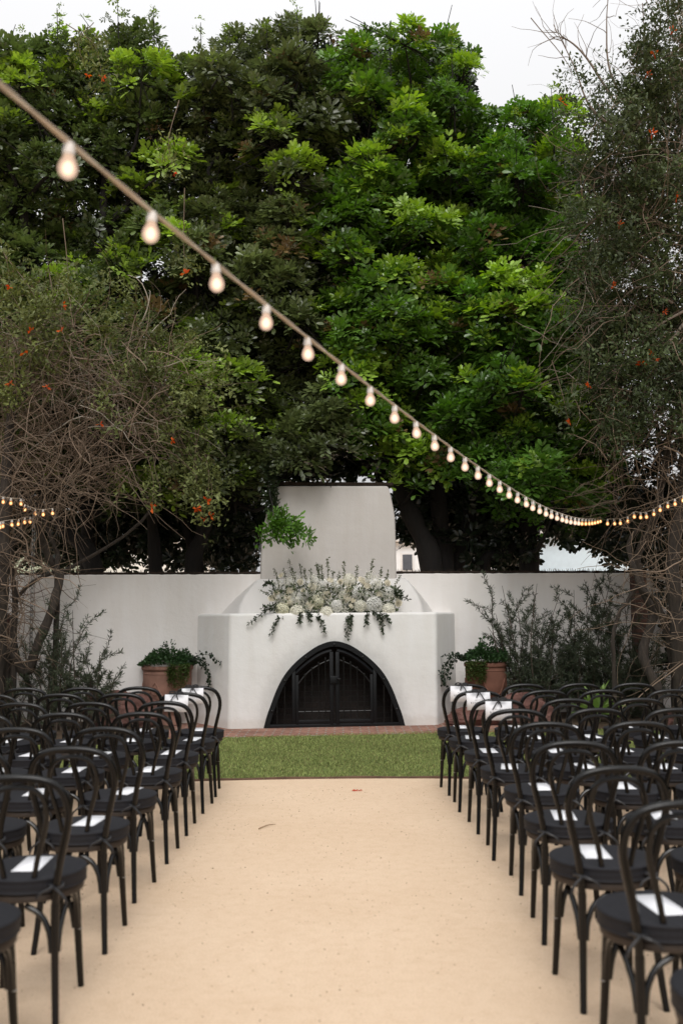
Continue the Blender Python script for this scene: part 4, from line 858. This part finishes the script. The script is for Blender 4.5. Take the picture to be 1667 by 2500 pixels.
# ------------------------------------------------------------------ boulders and agave
def boulder(u0, u1, vt, vb, label, seed, name='boulder'):
    c = gr((u0 + u1) / 2, vb - 4); c[1] += .22; a_ = at(u0, vb, c[1]); b_ = at(u1, vb, c[1]); hz = at(u0, vt, c[1])[2]; sx = (b_[0] - a_[0]) / 2
    bm = bmesh.new(); bmesh.ops.create_icosphere(bm, subdivisions=5, radius=1); rg = np.random.default_rng(seed)
    pl = [(nrm(rg.normal(0, 1, 3) * (1, 1, .8)), rg.uniform(.62, .92)) for _ in range(13)]
    for v in bm.verts:
        p = np.array(v.co[:])
        for n_, d_ in pl:
            e = np.dot(p, n_) - d_
            if e > 0: p = p - n_ * e * .9
        k = 1 + .10 * mnoise.fractal(Vector(p * 2.2) + Vector((seed, 0, 0)), .8, 2.1, 5) + .035 * mnoise.noise(p * 9)
        v.co = (p[0] * sx * 1.12 * k, p[1] * sx * .7 * k, max(-.08, (p[2] * .62 + .38) * hz * k))
    mb = MB(); mb.sharp = 25; add_bm(mb, bm); o = obj(name, mb, M_rock); o.location = c; tag(o, label, 'rock', 'red boulders in the planting beds'); return o
boulder(182, 372, 1681, 1790, 'rounded red boulder in the left bed beside the pink urn', 1)
boulder(1098, 1262, 1722, 1779, 'low red boulder in front of the right urn', 2)
boulder(1228, 1352, 1685, 1780, 'tall red boulder right of the right urn, behind chairs', 3)
boulder(1595, 1690, 1735, 1790, 'red boulder at the right edge behind the far chairs', 4)
rg = np.random.default_rng(9); ac = gr(1462, 1779); ac[1] += .1; ag = thing('agave', tuple(ac), 'light green spiky agave behind the right chairs', 'plant')
for k in range(20):
    az_ = k * 2.39996; el = R(80) - R(75) * (k / 20) ** .9; Lg = rg.uniform(.34, .5); wd = .1; m = MB(); m.sharp = 0; V = []; nS = 9
    for i_ in range(nS):
        t = i_ / (nS - 1); wv = wd * (.45 + 1.0 * math.sin(PI * min(1, .18 + t * .82)) * .8) * (1 - t ** 5) * .5; bend = el - t * t * .5
        r_ = Lg * t * math.cos(el - t * .2); z_ = .16 + Lg * t * math.sin(el - t * .25)
        d = np.array([math.cos(az_), math.sin(az_), 0]); s_ = np.array([-math.sin(az_), math.cos(az_), 0])
        for q, up in ((-1, .022), (0, 0), (1, .022)): V.append(ac + d * r_ + s_ * q * wv + np.array([0, 0, z_ + up]))
    i_ = np.arange(nS - 1)[:, None] * 3 + np.arange(2)[None]; i_ = i_.ravel()
    m.add(V, np.stack([i_, i_ + 1, i_ + 4, i_ + 3], -1), np.array([.20, .30, .09]) * rg.uniform(.8, 1.2)); obj('leaf', m, M_small, ag)
m = MB(); tube(m, [ac, ac + (0, 0, .1), ac + (0, 0, .2)], [.05, .045, .03], 8, (.2, .2, .1)); obj('stem', m, M_twig, ag)

# ------------------------------------------------------------------ flowers on the mantel
rg = np.random.default_rng(61)
fbase = W(wp(805, 1496, .2)[0], .2, MZ); fa = thing('flower_arrangement', tuple(fbase), 'long arrangement of white roses and hydrangeas with trailing greenery on the fireplace mantel', 'flowers')
def fz(x_, y_, ly): q = wp(600 + x_ * .268, 1340 + y_ * .268, ly); return W(q[0], ly, q[1])
def rose_me(r, seed):
    rg = np.random.default_rng(seed); m = MB(); m.sharp = 0
    for ring, (n, rad, hgt, open_) in enumerate(((3, .2, .62, .0), (4, .36, .6, .1), (5, .54, .54, .35), (5, .74, .42, .7), (6, .95, .24, 1.1))):
        for k in range(n):
            a = k * 2 * PI / n + ring * .7 + rg.normal(0, .08); V = []
            for i_ in range(6):
                t = i_ / 5
                for j_ in range(5):
                    sd_ = (j_ - 2) / 2; wv = (PI / n * 1.5) * sd_ * (1 - .3 * (t > .9) * abs(sd_)); rr = r * rad * (.25 + .75 * math.sin(min(1, t * 1.25) * PI / 2) + (.16 * open_ - .12) * max(0, t - .6) / .4)
                    zz = r * (-.45 + (hgt + .45) * t - .1 * sd_ * sd_ * t - .12 * open_ * max(0, t - .75) / .25)
                    V.append((rr * math.cos(a + wv), rr * math.sin(a + wv), zz))
            i_ = (np.arange(5)[:, None] * 5 + np.arange(4)[None]).ravel()
            m.add(V, np.stack([i_, i_ + 1, i_ + 6, i_ + 5], -1), np.array((.82, .79, .71)) * (1.05 - .03 * (4 - ring)) * rg.uniform(.93, 1.04))
    return m.mesh('rose')
def hyd_me(r, seed, col):
    rg = np.random.default_rng(seed); m = MB(); m.sharp = 0; n = 130
    for k in range(n):
        z = 1 - 2 * (k + .5) / n; th = k * 2.39996; d = np.array([math.sqrt(1 - z * z) * math.cos(th), math.sqrt(1 - z * z) * math.sin(th), z]); p = d * r * rg.uniform(.86, 1.02)
        x_ = nrm(np.cross(d, (.3, .2, .9))); y_ = np.cross(d, x_); a0 = rg.uniform(0, PI); cc = np.array(col) * rg.uniform(.78, 1.08); s = r * .2 * rg.uniform(.85, 1.2)
        for q in range(4):
            a = a0 + q * PI / 2; e = x_ * math.cos(a) + y_ * math.sin(a); f_ = np.cross(d, e); up = d * s * .35 * rg.uniform(.2, 1)
            m.add([p, p + e * s * .6 - f_ * s * .45 + up, p + e * s * 1.05 + up * 1.2, p + e * s * .6 + f_ * s * .45 + up], np.array([[0, 1, 2, 3]]), cc)
    return m.mesh('hydrangea', smooth=False)
rme = [rose_me(1.0, k) for k in range(3)]; hme = [hyd_me(1.0, 5, (.80, .78, .69)), hyd_me(1.0, 6, (.80, .79, .76)), hyd_me(1.0, 7, (.79, .77, .62))]
for q in rme + hme: q.materials.append(M_petal)
def put(me, name, p, s, rot):
    o = bpy.data.objects.new(name, me); COL.objects.link(o); o.parent = fa; o.location = p - np.array(parent_org[fa.name]); o.scale = (s, s, s); o.rotation_euler = rot; return o
for k, (x_, y_, r_) in enumerate([(400, 382, 36), (240, 450, 34), (605, 350, 36), (742, 420, 34), (578, 512, 36), (918, 450, 38), (1057, 285, 34), (1107, 338, 36), (940, 365, 36), (768, 285, 32), (1390, 495, 30), (520, 375, 20), (380, 438, 28), (975, 470, 22), (958, 520, 22), (1210, 410, 34), (322, 240, 25), (1290, 310, 28), (495, 305, 28), (395, 482, 20), (280, 400, 26), (860, 300, 24)]):
    put(rme[k % 3], 'rose', fz(x_, y_, .08 + .00035 * (600 - y_)), r_ * .00178, (R(90 - 30 + rg.normal(0, 14)), R(rg.normal(0, 14)), rg.uniform(-.5, .5)))
for k, (x_, y_, r_) in enumerate([(332, 552, 56), (465, 575, 60), (733, 583, 56), (825, 520, 54), (1040, 520, 52), (1165, 510, 72), (1300, 555, 56), (655, 480, 60), (940, 285, 56), (1000, 400, 60), (1290, 400, 60), (465, 450, 55), (830, 350, 48), (1390, 440, 30), (560, 420, 40), (1110, 420, 45), (300, 440, 42), (400, 480, 40), (700, 330, 44), (890, 430, 46), (1200, 350, 46), (380, 310, 36), (640, 290, 36), (1080, 300, 38)]):
    put(hme[(2, 0, 0, 1, 0, 1, 0, 2, 0, 1, 1, 1, 1, 0, 1, 1, 1, 0, 1, 0, 1, 1, 1, 1)[k]], 'hydrangea', fz(x_, y_, .07 + .00045 * (600 - y_) + (.05 if k > 6 else 0)), r_ * .0016, tuple(rg.uniform(0, 6, 3)))
def spike(x_, y_, side=0):
    tip = fz(x_, y_, .24); b = fz(x_ * .85 + 805 * .15 - side, min(480, y_ + 300), .22); P = smooth_path([b, b * .5 + tip * .5 + rg.normal(0, .012, 3), tip], 14); m = MB(); m.sharp = 0
    tube(m, P, np.linspace(.005, .002, 14), 5, (.07, .09, .04), cap=False); ps, ds, cs = [], [], []
    for _ in range(130):
        t = rg.random(); k = min(12, int(t * 13)); p = P[k] + (P[k + 1] - P[k]) * (t * 13 - k); d = nrm(rg.normal(0, 1, 3) + (0, 0, .5)); white = t < .62 and rg.random() < .5
        ps.append(p + d * .006); ds.append(d); cs.append((.66, .64, .55) if white else (.08, .10, .045))
    place(m, [np.array([quadleaf(.034, .018) @ roty(-PI / 2).T])], np.array(ps), np.array(ds), np.linspace(1.0, .5, 130) * rg.uniform(.7, 1.2, 130), np.array(cs), rg, True)
    obj('flower_spike', m, M_petal, fa)
for x_, y_ in [(260, 185), (393, 100), (495, 140), (530, 185), (640, 135), (663, 140), (690, 155), (745, 85), (797, 200), (897, 110), (1018, 150), (1158, 98), (1298, 192), (1240, 170), (1110, 225), (590, 190), (345, 180), (850, 210), (960, 230)]: spike(x_, y_)
spike(1415, 235, 80); spike(130, 380, -120); spike(700, 240); spike(440, 220)
def trailer(x0, y0, x1, y1):
    a = fz(x0, y0, .06); b = fz(x1, y1, -.06); P = smooth_path([a, a * .6 + b * .4 + np.array([0, -.05, .03]), b], 16); m = MB(); m.sharp = 0; tube(m, P, .0025, 4, (.05, .05, .03), cap=False); ps, ds = [], []
    for k in range(2, 16):
        for _ in range(4): ps.append(P[k] + rg.normal(0, .006, 3)); ds.append(nrm(nrm(P[k] - P[k - 1]) * .6 + rg.normal(0, .8, 3) * (1, .4, 1)))
    leafy(m, ps, ds, .05, .02, (.028, .042, .02), rg); obj('trailing_stem', m, M_small, fa)
for q in ((260, 540, 35, 680), (330, 610, 230, 770), (640, 600, 720, 750), (930, 590, 925, 810), (950, 590, 960, 720), (1240, 590, 1245, 760), (1240, 600, 1310, 680), (1110, 580, 1095, 690), (1150, 580, 1215, 640), (1340, 440, 1478, 462), (1340, 430, 1420, 400), (510, 600, 490, 665), (560, 600, 590, 645), (300, 560, 160, 540), (260, 330, 175, 325)): trailer(*q)
m = MB(); m.sharp = 0; P, D_ = [], []                          # dark greenery filling the body
for _ in range(1500):
    x_ = rg.uniform(230, 1400); y_ = rg.uniform(330, 600) + 60 * abs((x_ - 805) / 600) ** 2 * (rg.random() - .3); P.append(fz(x_, y_, rg.uniform(.1, .3))); D_.append(rg.normal(0, 1, 3) + (0, -.6, .5))
leafy(m, P, D_, .07, .026, (.06, .085, .035), rg); obj('greenery', m, M_small, fa)
m = MB(); m.sharp = 0; P, D_ = [], []                          # tiny filler blossoms
for cx_, cy_ in [(480, 470), (430, 420), (620, 420), (560, 560), (520, 500), (690, 400), (800, 330), (860, 560), (870, 480), (1130, 250), (1200, 330), (1260, 420), (1080, 400), (900, 550), (330, 480), (300, 330), (420, 270), (600, 270), (760, 480), (1330, 440), (1180, 290), (640, 330)]:
    for _ in range(170): P.append(fz(cx_ + rg.normal(0, 32), cy_ + rg.normal(0, 28), rg.uniform(.05, .2))); D_.append(rg.normal(0, 1, 3) + (0, -.8, .3))
leafy(m, P, D_, .015, .014, (.74, .73, .66), rg, .15); obj('filler_blossom', m, M_petal, fa)

# ------------------------------------------------------------------ string lights
def bulb_parts(k, amber):
    s = MB(); lathe(s, [(.006, .012), (.012, .01), (.0125, -.002), (.0145, -.005), (.0145, -.02), (.011, -.023)], 12)
    b = MB(); lathe(b, [(.011, -.022), (.0125, -.026), (.018, -.035), (.0225, -.048), (.0232, -.057), (.020, -.068), (.012, -.076), (.001, -.079)], 16, cap=False)
    c = MB(); lathe(c, [(.001, -.034), (.008, -.040), (.0125, -.049), (.0125, -.058), (.008, -.066), (.001, -.069)], 12, cap=False)
    ms, mg, mc = s.mesh('socket'), b.mesh('bulb'), c.mesh('filament')
    ms.materials.append(M_socket); mg.materials.append(M_glass2 if amber else M_glass); mc.materials.append(M_core2 if amber else M_core)
    return ms, mg, mc
BW, BA = bulb_parts(0, False), bulb_parts(0, True)
def string(pts, idx, label, amber, group, rad=.0055):
    pts = np.asarray(pts); base = tuple(pts[0]); root = thing('string_light', base, label, 'string lights', group)
    c = MB(); n = len(pts) * 4; P = smooth_path(pts, n)
    for ph in (0, PI):
        w_ = np.arange(n) * 1.1 + ph; tube(c, P + np.c_[np.cos(w_) * .003, np.zeros(n), np.sin(w_) * .003], rad * .75, 6)
    obj('cord', c, M_cord, root)
    for k in idx:
        am = amber if isinstance(amber, bool) else k >= amber
        ms, mg, mc = BA if am else BW
        s = bpy.data.objects.new('socket', ms); COL.objects.link(s); s.parent = root; s.location = pts[k] - np.array(base) - (0, 0, .012)
        s.rotation_euler = (R(rg.normal(0, 3)), R(rg.normal(0, 3)), 0)
        for nm, me in (('bulb', mg), ('filament', mc)):
            b = bpy.data.objects.new(nm, me); COL.objects.link(b); b.parent = s
    return root
# the long string crosses from above the camera's left to the corner of the right wall
vi = {-3: -740, -2: -225, -1: 116, 0: 352, 1: 512, 2: 644, 3: 746, 4: 825, 5: 888, 6: 945, 7: 989, 8: 1030, 9: 1064, 10: 1092, 11: 1114, 12: 1136, 14: 1174, 16: 1204, 18: 1224, 20: 1239, 24: 1259, 28: 1267, 32: 1266, 34: 1262}
ii = np.arange(-3, 35); vv = np.interp(ii, sorted(vi), [vi[k] for k in sorted(vi)]); dep = 2.4 + .36 * ii; uu = 833.5 + FPX * .131 * (ii - 5) / dep
SP = np.array([CAM + ray(u, v) * (d / FPX) for u, v, d in zip(uu, vv, dep)]); SP = np.stack([np.polyval(np.polyfit(ii, SP[:, k], 6), ii) for k in range(3)], -1)
string(SP, range(3, 38), 'long string of warm bulbs running diagonally from upper left to the right wall', 31, None)
def small_string(px, Y0, Y1, label, every=1):
    n = len(px); P = np.array([at(u, v - 10, Y0 + (Y1 - Y0) * k / (n - 1)) for k, (u, v) in enumerate(px)]); string(P, range(0, n), label, True, None, .004)
small_string([(1482, 1277), (1498, 1277), (1513, 1276), (1531, 1271), (1546, 1260), (1563, 1261), (1576, 1260), (1595, 1253), (1610, 1243), (1629, 1234), (1646, 1228), (1667, 1219), (1690, 1206)], 13.4, 12.0, 'short string of amber bulbs rising to the right edge among the twigs')
small_string([(-20, 1290), (2, 1284), (9, 1282), (30, 1279), (46, 1277), (61, 1273), (75, 1272)], 11.6, 12.9, 'lower string of amber bulbs at the left edge among the vines')
small_string([(-20, 1216), (9, 1223), (28, 1226), (52, 1228), (62, 1242), (88, 1252), (106, 1254), (130, 1251)], 12.2, 12.6, 'upper string of amber bulbs at the left edge among the vines')
# perforated steel post behind the left climber
pp = at(85, 1214, 13.6); mb = MB(); nh = 26; 
pst = thing('steel_post', (pp[0], pp[1], 0), 'perforated grey steel post among the vines at left', 'post')
hz = pp[2]; wv = .018; cellh = .06
for sx in (-1, 1): box(mb, (pp[0] + sx * wv * .8, pp[1], hz / 2), (wv * .45, .004, hz))
k = 0
while k * cellh < hz - .02: box(mb, (pp[0], pp[1], k * cellh + cellh * .25), (wv * 1.15 - .001, .0038, cellh * .45)); k += 1
box(mb, (pp[0] - wv - .003, pp[1] + .022, hz / 2), (.004, .04, hz)); obj('post_face', mb, M_steel, pst, smooth=False)

# ------------------------------------------------------------------ what stands beyond the wall
def house(u0, u1, vt, Y, wallm, label, dep=6, roofm=None, win=()):
    a = at(u0, vt, Y); b = at(u1, vt, Y); hz = a[2]; cx = (a[0] + b[0]) / 2; root = thing('house', (cx, Y, 0), label, 'building')
    m = MB(); box(m, (cx, Y + dep / 2, hz / 2), (b[0] - a[0], dep, hz), .02); obj('wall', m, wallm, root)
    m = MB(); box(m, (cx, Y + dep / 2, hz + .13), (b[0] - a[0] + .5, dep + .5, .22), .03); obj('roof', m, roofm or M_wallpl, root)
    for (wu0, wu1, wv0, wv1) in win:
        p = at(wu0, wv0, Y); q = at(wu1, wv1, Y); m = MB(); box(m, ((p[0] + q[0]) / 2, Y - .02, (p[2] + q[2]) / 2), (q[0] - p[0] + .12, .05, p[2] - q[2] + .12), .01); f_ = obj('window', m, M_wallpl, root)
        m = MB(); box(m, ((p[0] + q[0]) / 2, Y - .047, (p[2] + q[2]) / 2), (q[0] - p[0], .012, p[2] - q[2])); obj('pane', m, simple('grey_glass', (.12, .125, .14), .15, .1), f_)
    return root
house(1296, 1560, 1310, 26, simple('pale_blue_render', (.62, .72, .78), .8, .05), 'pale blue rendered building beyond the right wall')
house(960, 1215, 1325, 34, simple('white_render', (.82, .81, .8), .8, .05), 'white building with a grey window seen right of the chimney', win=((982, 1006, 1354, 1392),))
house(-80, 150, 1300, 36, simple('sage_render', (.36, .40, .29), .85, .15), 'sage green building glimpsed through the trunks at far left')
house(150, 470, 1330, 44, simple('cream_render', (.78, .74, .68), .85, .1), 'pale cream building glimpsed through the trunks left of the chimney')
def car(u, v, Y, label, col, rot):
    top = at(u, v, Y); root = thing('parked_car', (top[0], Y, 0), label, 'car', None, rot, world=False); sc = 1.0
    prof = [(-2.2, .35), (-2.25, .62), (-2.1, .86), (-1.55, .95), (-.95, 1.36), (-.3, 1.45), (.55, 1.43), (1.25, .98), (2.05, .84), (2.25, .6), (2.22, .35)]
    bm = bmesh.new(); rings = []
    for y_, wf in ((-.88, .97), (-.75, 1.0), (.75, 1.0), (.88, .97)): rings.append([bm.verts.new((x_ * wf, y_ * (1 if z_ < 1 else .84), z_ * (wf if z_ > .9 else 1))) for x_, z_ in prof])
    for a_, b_ in zip(rings[:-1], rings[1:]):
        for k in range(len(prof)): bm.faces.new((a_[k], a_[(k + 1) % len(prof)], b_[(k + 1) % len(prof)], b_[k]))
    bm.faces.new(rings[0]); bm.faces.new(rings[-1][::-1]); bmesh.ops.recalc_face_normals(bm, faces=bm.faces)
    m = MB(); add_bm(m, bm); obj('body', m, simple('car_paint', col, .25, .05), root)
    gm = simple('car_glass', (.03, .035, .04), .08, .1)
    for y_ in (-1, 1):
        m = MB(); q = [(-1.35, 1.0), (-.9, 1.3), (-.3, 1.38), (.5, 1.36), (1.0, 1.0)]; prism(m, q, y_ * .80 - .02, y_ * .80 + .02); obj('side_window', m, gm, root)
    for x_ in (-1.4, 1.4):
        for y_ in (-.8, .8):
            m = MB(); lathe(m, [(.2, -.1), (.31, -.1), (.33, -.07), (.33, .07), (.31, .1), (.2, .1)], 20); V_ = m.V[0]; m.V[0] = np.c_[V_[:, 0] + x_, V_[:, 2] + y_, V_[:, 1] + .33]; wh = obj('wheel', m, simple('tyre', (.02, .02, .02), .8), root)
            m = MB(); lathe(m, [(.001, 0), (.2, .0), (.2, .02), (.001, .03)], 16, cap=False); V_ = m.V[0]; m.V[0] = np.c_[V_[:, 0] + x_, (V_[:, 2] + .08) * (1 if y_ > 0 else -1) + y_, V_[:, 1] + .33]; obj('rim', m, M_steel, wh)
car(1012, 1382, 22, 'white car parked beyond the wall, its roof showing right of the chimney', (.75, .76, .78), R(4))
car(1216, 1381, 23, 'silver white car parked beyond the wall between the right trunks', (.7, .71, .73), R(-5))
def parasol(u, v, Y, r_, col, label):
    t = at(u, v, Y); root = thing('parasol', (t[0], Y, 0), label, 'parasol'); m = MB(); tube(m, [(t[0], Y, 0), (t[0], Y, t[2])], .025, 8); obj('pole', m, M_steel, root)
    m = MB(); lathe(m, [(r_, t[2] - .45), (r_ * .98, t[2] - .32), (r_ * .55, t[2] - .14), (.02, t[2])], 8, (t[0], Y, 0), cap=False); m.sharp = 10; obj('canopy', m, simple('canopy_cloth', col, .9, .1), root)
parasol(114, 1290, 21, .75, (.55, .06, .03), 'red parasol glimpsed through the leaning trunk at left')
# tall hedges out of view on both sides, added to darken the side light
for sx in (-1, 1):
    rg = np.random.default_rng(70 + sx); nh_ = 420; x_ = sx * 5.6
    hd = thing('added_hedge', (x_, 7.0, 0), 'tall dark foliage added out of view to dim the %s side of the court' % ('left' if sx < 0 else 'right'), 'added_hedge')
    m = MB(); m.sharp = 0; P = np.c_[x_ + rg.normal(0, .35, nh_), rg.uniform(1.0, 11.6, nh_), 3.6 * rg.random(nh_)]
    place(m, ROS_S, P, np.c_[-sx * np.ones(nh_), np.zeros(nh_), .6 * np.ones(nh_)] + rg.normal(0, .4, (nh_, 3)), rg.uniform(1.2, 1.9, nh_), np.array([[.05, .075, .03]]) * rg.uniform(.6, 1.4, (nh_, 1)), rg); obj('leaves', m, M_leaf, hd)
    m = MB()
    for k in range(9):
        q = np.array([x_, 1.4 + 1.2 * k, 0]); tube(m, smooth_path([q, q + (rg.normal(0, .1), rg.normal(0, .1), 2.5), q + (rg.normal(0, .3), rg.normal(0, .3), 3.2)], 12), np.linspace(.08, .02, 12), 8)
    obj('stems', m, M_bark, hd)
